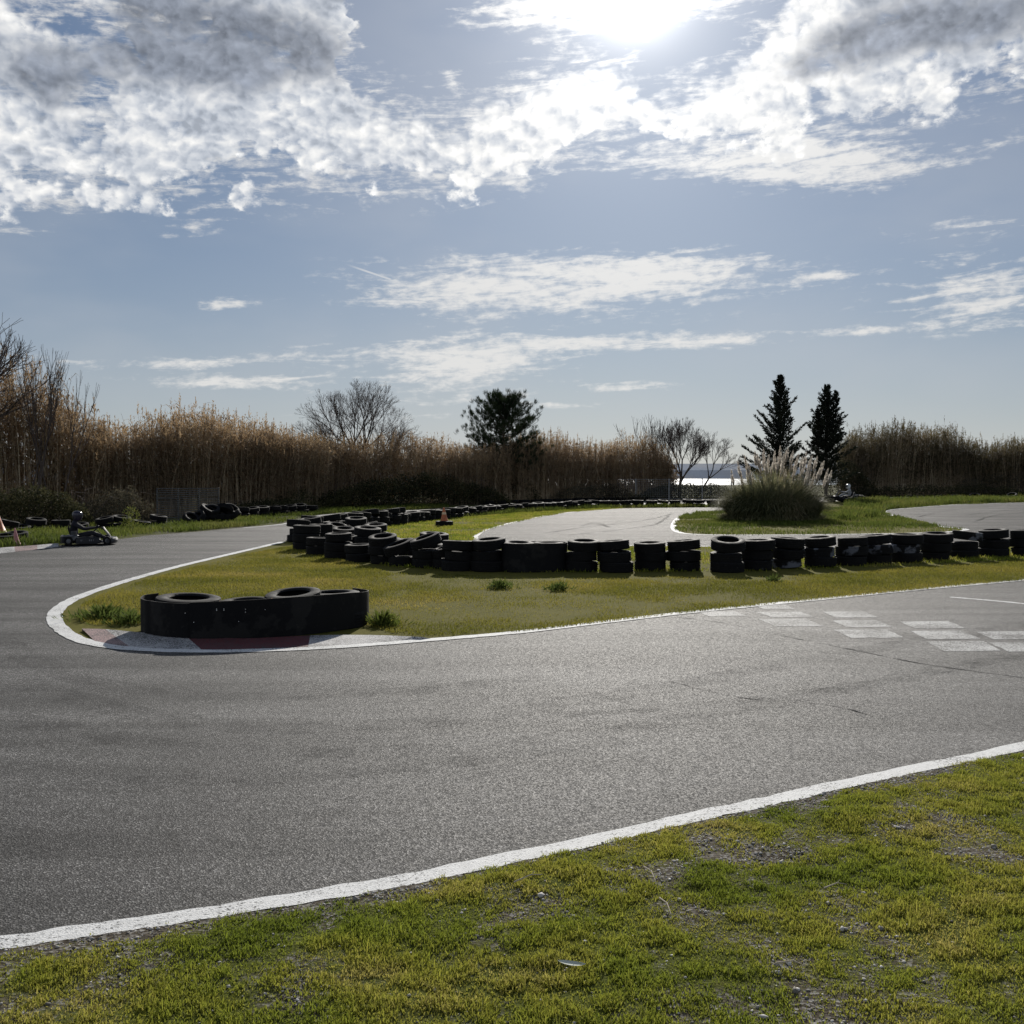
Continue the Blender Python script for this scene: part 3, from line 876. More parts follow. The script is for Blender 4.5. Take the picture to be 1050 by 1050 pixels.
# infield turf
def scatter_grass(name, poly, bbox, N, hr, wr, mat, lean=.6, holes=(), fn=None, z=.010):
    x = rng.uniform(bbox[0], bbox[1], N); y = rng.uniform(bbox[2], bbox[3], N)
    k = inpoly(x, y, [(p[0], p[1]) for p in poly])
    for hpoly in holes: k &= ~inpoly(x, y, [(p[0], p[1]) for p in hpoly])
    k &= np.abs(x) < y * .55 + 1
    x, y = x[k], y[k]
    m_ = fbm(x * .7, y * .7, 41, 4)
    keep = rng.uniform(0, 1, len(x)) < (sstep(.25, .55, m_) * .9 + .1 if fn is None else fn(x, y))
    x, y, m_ = x[keep], y[keep], m_[keep]
    h = rng.uniform(hr[0], hr[1], len(x)) * (.5 + m_)
    tn = np.clip(fbm(x * .8, y * .8, 87, 4) * 1.3 - .2 + rng.normal(0, .2, len(x)), 0, 1)
    me = blades(name, np.stack([x, y, np.full(len(x), z)], 1), h, rng.uniform(wr[0], wr[1], len(x)), lean, None, tn)
    print(name, len(x))
    return tag(link(name, me, M[mat]), kind='stuff')
isl_close = [p for p in isl_line]
def clear_line(poly_line, x, y, d):
    ax = np.array([p.x for p in poly_line]); ay = np.array([p.y for p in poly_line])
    out_ = np.ones(len(x), bool)
    for i in range(0, len(ax)):
        out_ &= (x - ax[i]) ** 2 + (y - ay[i]) ** 2 > d * d
    return out_
dense_line = []
for a, b in zip(isl_line, isl_line[1:]):
    L = (b - a).length
    if L > 8: continue
    for k_ in range(max(1, int(L / .1))): dense_line.append(a.lerp(b, k_ / max(1, int(L / .1))))
near_strip = [P(*q) for q in [(1100, 592), (1050, 595.5), (940, 605.5), (830, 616.5), (720, 627.5), (640, 636.5), (540, 648), (440, 654), (400, 650), (370, 640), (200, 640), (100, 642), (84, 640), (76, 630), (86, 619), (110, 608), (150, 595), (200, 582), (250, 569), (300, 560), (320, 566), (400, 588), (520, 592), (800, 592), (1050, 575), (1100, 573)]]
scatter_grass('infield_grass', near_strip, (-9, 14, 11, 26), 900000, (.015, .045), (.005, .010), 'blade_olive', .8)
far_strip = [P(*q) for q in [(310, 552), (340, 548), (380, 541.5), (430, 534.5), (470, 531), (540, 525.5), (600, 522), (640, 521.2), (580, 526), (540, 533.5), (500, 543.5), (484, 551), (495, 558), (560, 561), (900, 563), (1100, 562), (1100, 572), (800, 587), (520, 588), (400, 582), (330, 565)]]
scatter_grass('mid_grass', far_strip, (-8, 16, 18, 55), 500000, (.03, .09), (.008, .02), 'blade', .7)
lush_strip = [P(*q) for q in [(420, 535), (470, 531.5), (540, 526), (600, 522.3), (640, 521.0), (745, 520.2), (745, 519.5), (640, 520.2), (600, 521), (540, 524.5), (470, 529.5), (420, 534)]]
scatter_grass('lush_grass', lush_strip, (-4, 12, 35, 58), 160000, (.08, .26), (.012, .03), 'blade_lush', .5)
pam_in = pl
pam_poly = pl
scatter_grass('pampas_island_grass', pam_poly[:-8], (4, 28, 28, 62), 420000, (.05, .16), (.012, .03), 'blade_lush', .7,
              fn=lambda x, y: np.where(y > 33.5, .85, .25) * sstep(.3, .5, fbm(x * .6, y * .6, 14, 3)), z=.012)
back_verge = [P(*q) for q in [(858, 536), (900, 531), (907, 525), (911, 522.8), (934, 520.4), (973, 517.5), (1011, 516), (1100, 514.6), (1100, 511.5), (950, 512.8), (870, 515)]]
scatter_grass('crest_grass', back_verge, (8, 40, 38, 76), 260000, (.12, .42), (.02, .05), 'blade_lush', .5)
left_verge = [P(*q) for q in [(-40, 565), (0, 562), (55, 558), (100, 554.5), (150, 548.5), (200, 544.8), (250, 540.2), (290, 536), (309, 531.5), (326, 528), (347, 526), (400, 523.8), (460, 521), (460, 518), (380, 519.5), (300, 523), (240, 532), (180, 538), (100, 541), (0, 545), (-40, 547)]]
scatter_grass('left_verge_grass', left_verge, (-24, 0, 22, 60), 420000, (.06, .22), (.012, .03), 'blade_lush', .55)

# gravel on the near verge
def pebbles(name, x, y, s, zf):
    n_ = len(x)
    ico_v = []; 
    t = (1 + 5 ** .5) / 2
    iv = np.array([(-1, t, 0), (1, t, 0), (-1, -t, 0), (1, -t, 0), (0, -1, t), (0, 1, t), (0, -1, -t), (0, 1, -t), (t, 0, -1), (t, 0, 1), (-t, 0, -1), (-t, 0, 1)], float)
    iv /= np.linalg.norm(iv[0])
    it = np.array([(0, 11, 5), (0, 5, 1), (0, 1, 7), (0, 7, 10), (0, 10, 11), (1, 5, 9), (5, 11, 4), (11, 10, 2), (10, 7, 6), (7, 1, 8), (3, 9, 4), (3, 4, 2), (3, 2, 6), (3, 6, 8), (3, 8, 9), (4, 9, 5), (2, 4, 11), (6, 2, 10), (8, 6, 7), (9, 8, 1)])
    VV = iv[None] * (1 + rng.normal(0, .16, (n_, 12, 1))) * s[:, None, None]
    VV = VV * rng.uniform(.6, 1.25, (n_, 1, 3)) * np.array([1, 1, .62])
    a = rng.uniform(0, 6.28, n_); ca, sa = np.cos(a)[:, None], np.sin(a)[:, None]
    vx = VV[..., 0] * ca - VV[..., 1] * sa; vy = VV[..., 0] * sa + VV[..., 1] * ca
    W = np.stack([vx + x[:, None], vy + y[:, None], VV[..., 2] + (zf + s * .25)[:, None]], 2)
    T_ = (np.arange(n_)[:, None, None] * 12 + it[None]).reshape(-1, 3)
    return np_mesh(name, W.reshape(-1, 3), None, T_, smooth=False, attrs={'tint': np.repeat(rng.uniform(0, 1, n_), 12)})
N = 130000
x = rng.uniform(-3, 5, N); y = rng.uniform(2.7, 7.6, N)
k = (y < near_y(x) - .07) & (np.abs(x) < y * .55 + .3)
x, y = x[k], y[k]
c = cover(x, y)
k = rng.uniform(0, 1, len(x)) < sstep(.58, .40, c) * .9 + .05
x, y = x[k], y[k]
s = .0022 + .0055 * rng.uniform(0, 1, len(x)) ** 4 + .002 * rng.uniform(0, 1, len(x))
big = rng.uniform(0, 1, len(x)) < .011
s[big] = rng.uniform(.008, .016, big.sum())
me = pebbles('gravel', x, y, s, verge_z(x, y))
m, nt, out = newmat('pebbles'); n = NT(nt)
nt.links.new(n.bsdf(n.ramp(n.attr('tint'), [(0, (.11, .10, .085)), (.5, (.27, .255, .23)), (1, (.56, .54, .51))]), .75, .25, n.bump(n.noise(n.pos(), 300, 3), .4, .003)), out.inputs[0])
tag(link('gravel', me, m), kind='stuff')
print('pebbles', len(x))

# stray leaf and twigs on the near verge
lp = P(586, 1001); lz = float(verge_z(np.array([lp.x]), np.array([lp.y]))[0]) + .03
mb = MB()
for i in range(9):
    t = i / 8 - .5; w = .011 * (1 - (2 * t) ** 2) ** .7 + .0006
    mb.v += [(t * .095, -w, .004 * t * 4 * t), (t * .095, 0, -.003 + .004 * t * 4 * t), (t * .095, w, .004 * t * 4 * t)]
for i in range(8):
    for q in range(2): mb.f.append([i * 3 + q, (i + 1) * 3 + q, (i + 1) * 3 + q + 1, i * 3 + q + 1]); mb.m.append(0)
o = mb.build('fallen_leaf', plain('pale_leaf', (.50, .52, .45), .8, .05)); o.location = (lp.x, lp.y, lz); o.rotation_euler = (R(14), R(4), R(-8))
tag(o, 'pale narrow leaf lying on the mossy verge near the bottom edge', 'leaf')
tw = [((527, 915), (556, 906), 'pale short twig lying in the verge just below the white line'), ((660, 898), (672, 912), 'thin bent twig on the gravelly part of the verge below the white line'),
      ((676, 930), (688, 946), 'curved pale stalk standing in the gravel patch of the verge'), ((795, 998), (826, 1000), 'straight dry stalk lying on the verge towards the bottom right'), ((845, 917), (868, 912), 'short brown stick lying on the green part of the verge')]
for a, b, lab in tw:
    a = P(*a); b = P(*b)
    z0 = max(float(verge_z(np.array([p.x]), np.array([p.y]))[0]) for p in (a, b)) + .022
    mid = a.lerp(b, .55) + Vector((.006, .008, 0))
    mb = MB(); mb.tube([(a.x, a.y, z0), (mid.x, mid.y, z0 + .008), (b.x, b.y, z0 - .004)], [.0032, .0026, .0014], 6)
    mb.tube([(mid.x, mid.y, z0 + .008), (mid.x + .015, mid.y + .02, z0 + .014)], [.0015, .0007], 5)
    tag(mb.build('twig', M['deadwood'], None, True), lab, 'twig', 'dry twigs on the near verge')

# low weeds
def weed(name, loc, rad, hgt, nleaf, label, mat='weed', group='weeds on the infield grass'):
    nleaf = int(nleaf * 1.7)
    r_ = np.abs(rng.normal(0, rad * .5, nleaf)); a = rng.uniform(0, 6.28, nleaf)
    zz = rng.uniform(0, 1, nleaf) ** 1.3 * hgt * np.exp(-(r_ / rad) ** 2)
    C = np.stack([r_ * np.cos(a), r_ * np.sin(a), zz], 1)
    D = np.stack([np.cos(a) * .6, np.sin(a) * .6, rng.uniform(.1, 1.2, nleaf)], 1) + rng.normal(0, .35, (nleaf, 3))
    me = leaf_mesh(name, C, rng.uniform(.03, .11, nleaf), .20, None, D)
    o = thing(name, label, 'weed', loc, 0, group)
    link('leaves', me, M[mat], o)
    return o
weed('weed', P(513, 604), .22, .10, 260, 'dark leafy weed on the infield grass in front of the wrapped tyre pair')
weed('weed', P(572, 606), .18, .09, 160, 'smaller leafy weed on the infield grass, right of the dark one')
weed('weed', P(393, 642), .19, .13, 380, 'bushy green weed beside the right end of the black belt barrier', 'blade_lush')
weed('weed', P(108, 634), .40, .11, 520, 'broad low weed between the white line bend and the belt barrier')
weed('weed', P(133, 640), .25, .11, 280, 'low green weed hugging the left end of the belt barrier')
weed('weed', P(793, 597), .12, .07, 90, 'tiny weed on the infield grass in front of the tilted tyre')
weed('weed', P(135, 545), .35, .75, 420, 'tall yellow green weed on the left verge behind the karted bend'.replace('karted ', ''), 'blade_lush', 'weeds on the left verge')

# ------------------------------------------------------------------ TYRES
def tyre_mesh(name, ro, ri, w, mat):
    g = .010
    prof = [(ri, .018), (ri + .018, 0), (ro - .030, .001), (ro - .006, .008), (ro, .022)]
    k = 4
    z0, z1 = .022, w - .022
    for i in range(k):
        a = z0 + (z1 - z0) * (i + .5) / k
        prof += [(ro, a - .008), (ro - g, a - .006), (ro - g, a + .006), (ro, a + .008)]
    prof += [(ro, w - .022), (ro - .006, w - .008), (ro - .030, w - .001), (ri + .018, w), (ri, w - .018), (ri + .025, w - .026), (ro - .035, w - .03), (ro - .022, w * .5), (ro - .035, .03), (ri + .025, .026)]
    mb = MB(); mb.lathe(prof, 32, None, 0, True)
    me = bpy.data.meshes.new(name)
    me.from_pydata(mb.v, [], [f[::-1] for f in mb.f]); me.materials.append(mat)
    me.polygons.foreach_set('use_smooth', [True] * len(mb.f)); me.set_sharp_from_angle(angle=R(50)); me.update()
    return me
TY = [tyre_mesh('tyre', .285, .17, .168, M['rubber']), tyre_mesh('tyre', .275, .165, .16, M['rubber']), tyre_mesh('tyre', .295, .18, .175, M['rubber'])]
TYP = [tyre_mesh('painted_tyre', .285, .17, .168, M['rubber_paint']), tyre_mesh('painted_tyre', .29, .175, .172, M['rubber_paint'])]
TW = [.168, .16, .175]
proto = bpy.data.objects.new('tyre', TY[0])   # prototype, copied below
ORD = ['', 'first', 'second', 'third', 'fourth', 'fifth', 'sixth', 'seventh', 'eighth', 'ninth', 'tenth', 'eleventh', 'twelfth', 'thirteenth', 'fourteenth', 'fifteenth', 'sixteenth', 'seventeenth', 'eighteenth', 'nineteenth', 'twentieth']
for tns in ('twenty', 'thirty', 'forty', 'fifty', 'sixty'):
    if tns != 'twenty': ORD.append(tns[:-1] + 'ieth')
    ORD += [tns + '-' + u for u in ORD[1:10]]
n_tyres = 0
def tyre(loc, label, group, tilt=(0, 0), rz=None, mesh=None, scale=1.0):
    global n_tyres
    o = proto.copy(); o.data = mesh or TY[0]
    COL.objects.link(o)
    o.location = loc
    o.rotation_euler = Euler((tilt[0], tilt[1], (random.uniform(0, 6.28) if tilt == (0, 0) else 0.0) if rz is None else rz))
    o.scale = (scale,) * 3
    n_tyres += 1
    return tag(o, label, 'tyre', group)
LV = {1: ['single'], 2: ['lower', 'upper'], 3: ['bottom', 'middle', 'top'], 4: ['bottom', 'second', 'third', 'top']}
def stack(c, n_, where, group, toptilt=(0, 0), painted=(), jitter=.035, scale=1.0, seed=None):
    z = .010
    for k in range(n_):
        i = random.randrange(3)
        if k in painted: me_ = TYP[random.randrange(2)]; w = .17
        else: me_ = TY[i]; w = TW[i]
        w *= scale
        tl = toptilt if k == n_ - 1 else (0, 0)
        wob = (R(random.gauss(0, 1.3)), R(random.gauss(0, 1.6)))
        lift = .27 * scale * max(abs(math.sin(tl[0])), abs(math.sin(tl[1])))
        lab = f'{LV[n_][k]} black tyre of {where}' if n_ > 1 else f'black tyre lying flat, {where}'
        if k in painted: lab = lab.replace('black tyre', 'paint-stained black tyre')
        if tl != (0, 0): lab = lab.replace('black tyre', 'tilted black tyre')
        o_ = tyre((c.x + random.uniform(-jitter, jitter), c.y + random.uniform(-jitter, jitter), z + lift), lab, group, tl, None, me_, scale * random.uniform(.97, 1.04))
        o_.rotation_euler.x += wob[0]; o_.rotation_euler.y += wob[1]
        z += w + .001

GA = 'tyres of the near tyre wall across the infield'
# x, base y, count, tilt of the top tyre, painted levels
rowA = [(312, 564.5, 3, (0, 0), ()), (327, 569.5, 2, (0, 0), ()), (344, 574, 3, (R(3), 0), ()), (367, 577, 2, (0, 0), ()), (391, 579.5, 3, (R(9), R(-4)), ()), (411, 581.5, 2, (R(6), R(-17)), ()),
        (435, 583.5, 3, (R(8), R(-16)), ()), (458, 584.5, 2, (R(4), R(-14)), ()), (471, 586.5, 3, (0, 0), ()), (500, 587, 3, (R(5), R(-7)), ()),
        (533, 587.5, 3, (R(3), 0), ()), (563.5, 587, 3, (0, 0), ()), (598, 587.5, 3, (R(4), 0), ()), (631.5, 588, 3, (0, R(-4)), ()), (670, 586.5, 3, (0, 0), ()), (705, 586.5, 3, (0, R(-4)), ()),
        (748, 588, 3, (R(12), R(3)), ()), (780, 586, 3, (0, R(-1)), (0,)), (811, 584, 3, (R(2), R(4)), (0,)), (845, 582.5, 3, (0, R(-6)), (1,)), (877, 581, 3, (0, 0), (1,)),
        (904, 579, 3, (0, R(-4)), (1,)), (934.5, 577.5, 3, (0, 0), (1,)), (965, 575.5, 3, (R(2), R(-3)), ()), (995, 573.5, 3, (0, R(7)), (2,)), (1026, 572, 3, (0, R(-5)), ()), (1057, 571, 3, (0, R(-2)), ()), (1088, 570.5, 3, (0, 0), ())]
for i, (px, by, n_, tl, pt) in enumerate(rowA):
    c = P(px, by) + Vector((0, .28, 0))
    nL, nR = i + 1, len(rowA) - i
    w = f'the {ORD[nL]} stack from the left in the near wall' if nL <= 14 else f'the {ORD[nR]} stack from the right in the near wall'
    stack(c, n_, w, GA, tl, pt)
for i, (px, by) in enumerate([(352, 567), (374, 568), (397, 570.5), (420, 573), (443, 575), (462, 578), (318, 559), (385, 561)]):
    stack(P(px, by) + Vector((0, .28, 0)), 2 + (i % 3 == 1), f'the {ORD[i + 1]} stack of the second row behind the near wall', 'tyres of the second row behind the near wall', (R(random.choice([0, 2, 4])), R(random.choice([0, -4, 3]))))
# rubber sheet round the pair at x 517-579
a = P(533, 587.5) + Vector((0, .28, 0)); b = P(563.5, 587) + Vector((0, .28, 0))
def wrap_path(a, b, r, n_=14, full=True):
    d = (b - a).normalized(); nn = Vector((-d.y, d.x, 0)); pts = []
    for k in range(n_ + 1):
        t = math.pi * k / n_; pts.append(b + (-nn * math.cos(t) + d * math.sin(t)) * r)
    for k in range(n_ + 1):
        t = math.pi * k / n_; pts.append(a + (nn * math.cos(t) - d * math.sin(t)) * r)
    return pts
def band(name, path, z0, z1, th, mat, closed, parent=None, lab=None):
    mb = MB(); n_ = len(path)
    rings = []
    for i, p in enumerate(path):
        q0 = path[(i - 1) % n_ if closed else max(i - 1, 0)]; q1 = path[(i + 1) % n_ if closed else min(i + 1, n_ - 1)]
        d = (q1 - q0).normalized(); nn = Vector((d.y, -d.x, 0))
        o_ = p + nn * th
        zz = z1[i] if isinstance(z1, list) else z1
        rings.append([(p.x, p.y, z0), (o_.x, o_.y, z0), (o_.x, o_.y, zz), (p.x, p.y, zz)])
    if closed: rings.append(rings[0])
    mb.loft(rings, None, 0, not closed)
    return mb.build(name, mat, parent, True)
o = band('rubber_sheet', wrap_path(a, b, .305), .012, .50, .012, M['belt'], True)
tag(o, 'smooth black rubber sheet wrapped round a pair of tyre stacks in the near wall', 'rubber sheet')

# belt barrier at the apex
belt = thing('belt_barrier', 'long curved black rubber belt barrier round tyres on the red and white kerb', 'barrier', P(250, 656))
O = Vector(belt.location)
bp = catmull([P(*q) for q in [(163, 643.5), (149, 646), (146, 650.5), (155, 653.5), (175, 656), (205, 657.3), (260, 656), (310, 652.3), (350, 647), (370, 643), (377.5, 639), (374, 635.5), (362, 633.5)]], 8)
bp = [p - O + Vector((0, .016 * (fbm(np.array([i_ * .33]), np.array([0.0]), 9, 3)[0] - .5) * 2, 0)) for i_, p in enumerate(bp)]
cut = 40
band('belt_panel', bp[:cut + 3], .02, .38, .012, M['belt'], False, belt)
pr = [p + Vector((0, -.030, 0)) for p in bp[cut - 2:]]
band('belt_panel', pr, .018, [.395 + .028 * math.sin(i * .09) - .012 * (i / len(pr)) for i in range(len(pr))], .012, M['belt'], False, belt)
for px, py in [(219, 624.5), (221.5, 625.8), (225.5, 624.3), (230, 625.5), (231, 624.2), (190, 628.5), (252, 627.5), (254, 624.6), (200, 638), (246, 637), (271, 625)]:
    q = P(px, py, .3)
    # nearest point on the belt face by bearing
    bear = (px - 525) / FPX
    best = min(bp, key=lambda p: abs((p.x + O.x) / (p.y + O.y) - bear))
    w = best + O
    zz = HCAM + ray(px, py).z * (w.y - .03) / ray(px, py).y
    Mx = Matrix.Translation((w.x - O.x, w.y - O.y - .047, zz)) @ Matrix.Rotation(R(90), 4, 'X')
    mb = MB(); mb.lathe([(0, .004), (.004, .003), (.0055, -.004)], 8, Mx)
    mb.build('bolt', M['bolt'], belt, True)
# dusty pale streak stays in the rubber material; orange strap ends peeping over the belt
GB = 'tyres inside the belt barrier'
def dstack(px, by, n_, where, tl=(0, 0), sc_=1.0, dy=.3):
    c = P(px, by) + Vector((0, dy, 0))
    stack(c, n_, where, GB, tl, (), .01, sc_)
dstack(181, 655.5, 2, 'the wide stack at the left end inside the belt barrier', (R(1), R(0)), 1.10, .40)
dstack(243, 655.5, 2, 'the second stack from the left inside the belt barrier', (0, 0), 1.05, .42)
dstack(293, 652, 2, 'the third stack from the left inside the belt barrier', (R(9), R(-5)), 1.05, .46)
dstack(335, 648, 2, 'the stack at the right end inside the belt barrier', (R(1), R(-1)), 1.08, .42)
for px, py, s_, lab in [(223, 618.5, .05, 'short orange strap end showing over the belt between the left tyres'), (280, 616.5, .07, 'orange strap end on the raised tyre behind the belt')]:
    q = PD(px, py, 11.2)
    mb = MB(); mb.box((0, 0, 0), (s_, .02, .06), None, 0, .006); mb.box((s_ * .3, .01, -.05), (s_ * .5, .012, .08), None, 0, .004)
    o = mb.build('strap_end', M['orangebit'], None, True); o.location = q; o.rotation_euler = (R(10), R(8), R(20))
    tag(o, lab, 'strap', 'orange strap ends')

def path_pts(px_list, step, z=0):
    w = catmull([P(*q) for q in px_list], 10)
    out_ = [w[0]]; acc = 0
    for a, b in zip(w, w[1:]):
        L = (b - a).length; t = 0
        while acc + (L - t) >= step:
            t += step - acc; acc = 0
            out_.append(a.lerp(b, t / L))
        acc += L - t
    return out_
# the wall that leaves the near wall's left end and follows the far straight
GBk = 'tyres of the wall along the far straight'
pts = path_pts([(305, 556), (322, 551), (340, 548.5), (380, 542), (430, 535), (470, 531)], .60)
for i, p in enumerate(pts):
    n_ = 3 if i % 3 != 1 else 2
    if p.y > 36: n_ = 2
    wh = f'the {ORD[i + 1]} stack along the far straight from the near wall'
    stack(p + Vector((random.uniform(-.05, .05), .2 + random.uniform(-.08, .08), 0)), n_, wh, GBk, (R(random.choice([0, 0, 5, -6])), R(random.choice([0, 4, -7, 0]))))
# second line filling the corner
for i, (px, by) in enumerate([(352, 558), (366, 553), (376, 551), (330, 560), (345, 553)]):
    stack(P(px, by), 2 + (i % 2), f'the {ORD[i + 1]} loose stack in the corner behind the near wall', 'tyres filling the wall corner', (R(random.choice([0, 8])), R(random.choice([0, -8, 9]))))
pts = path_pts([(473, 530.3), (520, 526.3), (560, 523.8), (600, 521.4), (650, 520.3), (745, 519.9)], .64)
for i, p in enumerate(pts):
    wh = f'the {ORD[i + 1]} low-wall stack right of the small cone'
    stack(p + Vector((random.uniform(-.06, .06), .2 + random.uniform(-.1, .1), 0)), 2, wh, 'tyres of the low wall behind the inner track', (R(random.choice([0, 0, 6])), R(random.choice([0, 0, 6, -7]))))
pts = path_pts([(852, 515.6), (880, 515.0), (950, 513.2), (1060, 511.8)], .78)
for i, p in enumerate(pts):
    st = random.random() < .5
    wh = f'{ORD[i + 1]} in the far row right of the pampas clump' 
    tl = (0, 0) if not st else (R(random.uniform(-20, 20)), R(random.uniform(-20, 20)))
    tyre((p.x, p.y + .2, .02 + .26 * abs(math.sin(tl[0])) + .2 * abs(math.sin(tl[1]))), f'black tyre, {wh}', 'tyres of the far row right of the pampas', tl, None, TY[i % 3], 1.15)
pts = path_pts([(500, 517.6), (560, 515.8), (610, 514.2), (680, 512.6)], .95)
for i, p in enumerate(pts):
    wh = f'the {ORD[i + 1]} in the outermost row under the pine tree'
    tyre((p.x, p.y + .3, .02), f'black tyre, {wh}', 'tyres of the outermost row', (0, 0), None, TY[i % 3], 1.15)
# left: tyres along the reeds
pts = path_pts([(2, 548), (40, 545), (75, 544), (115, 543), (165, 540)], .66)
for i, p in enumerate(pts):
    wh = f'the {ORD[i + 1]} stack from the left under the left reeds'
    stack(p + Vector((random.uniform(-.1, .1), random.uniform(.1, .5), 0)), 1 + (i % 3 != 1), wh, 'tyres in the row under the left reeds', (R(random.choice([0, 5, -6, 9])), R(random.choice([0, 6, -8, 10]))), (), .06, .94)
# heap rising to the right of the slatted panel
k = 0
for lvl, cnt in ((0, 8), (1, 5)):
    for i in range(cnt):
        px = 190 + (i + .5 + lvl * 2.2) * 54 / 8 + random.uniform(-2, 2)
        p = P(px, 538.5 - (px - 190) * .05) + Vector((0, random.uniform(.1, .7), 0))
        tl = (R(random.uniform(-38, 38)), R(random.uniform(-38, 38)))
        k += 1
        tyre((p.x, p.y, .15 + lvl * .24), f'jumbled black tyre, {ORD[i + 1]} from the left in the {["ground","upper"][lvl]} layer beside the slatted panel', 'tyres heaped by the slatted panel', tl, None, TY[k % 3], 1.0)
pts = path_pts([(246, 531.5), (275, 529.5), (320, 526.5)], .7)
for i, p in enumerate(pts):
    stack(p + Vector((0, .3, 0)), 2, f'the {ORD[i + 1]} stack from the slatted panel under the bramble heap', 'tyres under the bramble heap', (R(random.choice([0, 10, -8])), 0), (), .08)
print('tyres', n_tyres)

# ------------------------------------------------------------------ CONES
def cone(name, label, loc, h, rb, tilt=(0, 0), mats=('cone', 'cone', 'cone_band'), square=.2, slabmat='rubber', group=None):
    t = thing(name, label, 'traffic cone', loc, 0, group); t.rotation_euler = (*tilt, R(20))
    mb = MB(); mb.box((0, 0, .02), (square * 2, square * 2, .04), None, 0, .012); mb.build('base', M[slabmat], t, True)
    mb = MB()
    rt = rb * .2
    def rr(z): return rb + (rt - rb) * (z / h)
    mb.lathe([(rb * 1.12, .04), (rb, .06), (rr(h * .35), h * .35), (rr(h * .36), h * .36), (rr(h * .97), h * .97), (rt * .8, h), (rt * .5, h - .005), (rt * .5, h * .9)], 20)
    mb.build('cone_body', M[mats[0]], t, True)
    mb = MB(); mb.lathe([(rr(h * .52) + .003, h * .52), (rr(h * .68) + .003, h * .68)], 20); mb.build('band', M[mats[2]], t, True)
    return t
cp = P(455, 540.5)
tyre((cp.x, cp.y + .3, .012), 'black tyre lying on the grass with the small orange cone standing in it', 'tyre under the cone', (0, 0), None, TY[0], 1.0)
cone('traffic_cone', 'small orange traffic cone standing in a tyre before the far tyre wall', (cp.x, cp.y + .3, .15), .46, .12, (0, R(-2)), square=.13)
cp = P(-2, 549)
cone('traffic_cone', 'tall dull orange cone leaning at the left edge among tyres', (cp.x, cp.y, .02), .86, .22, (0, R(-8)), square=.2)
cp = P(17.5, 559.5)
cone('marker_cone', 'small faded pink marker cone beside the kerb at the left edge', (cp.x, cp.y, .0), .42, .075, (0, R(-6)), ('pinkcone', 'pinkcone', 'pinkcone'), .075, 'pinkcone')
for i, (px, by) in enumerate([(4, 557.5), (12, 556)]):
    p = P(px, by)
    stack(p + Vector((-.1, .35, 0)), 1, f'{["beside the tall orange cone", "just behind the pink marker cone"][i]}', 'tyres around the left cones', (R(8), 0))

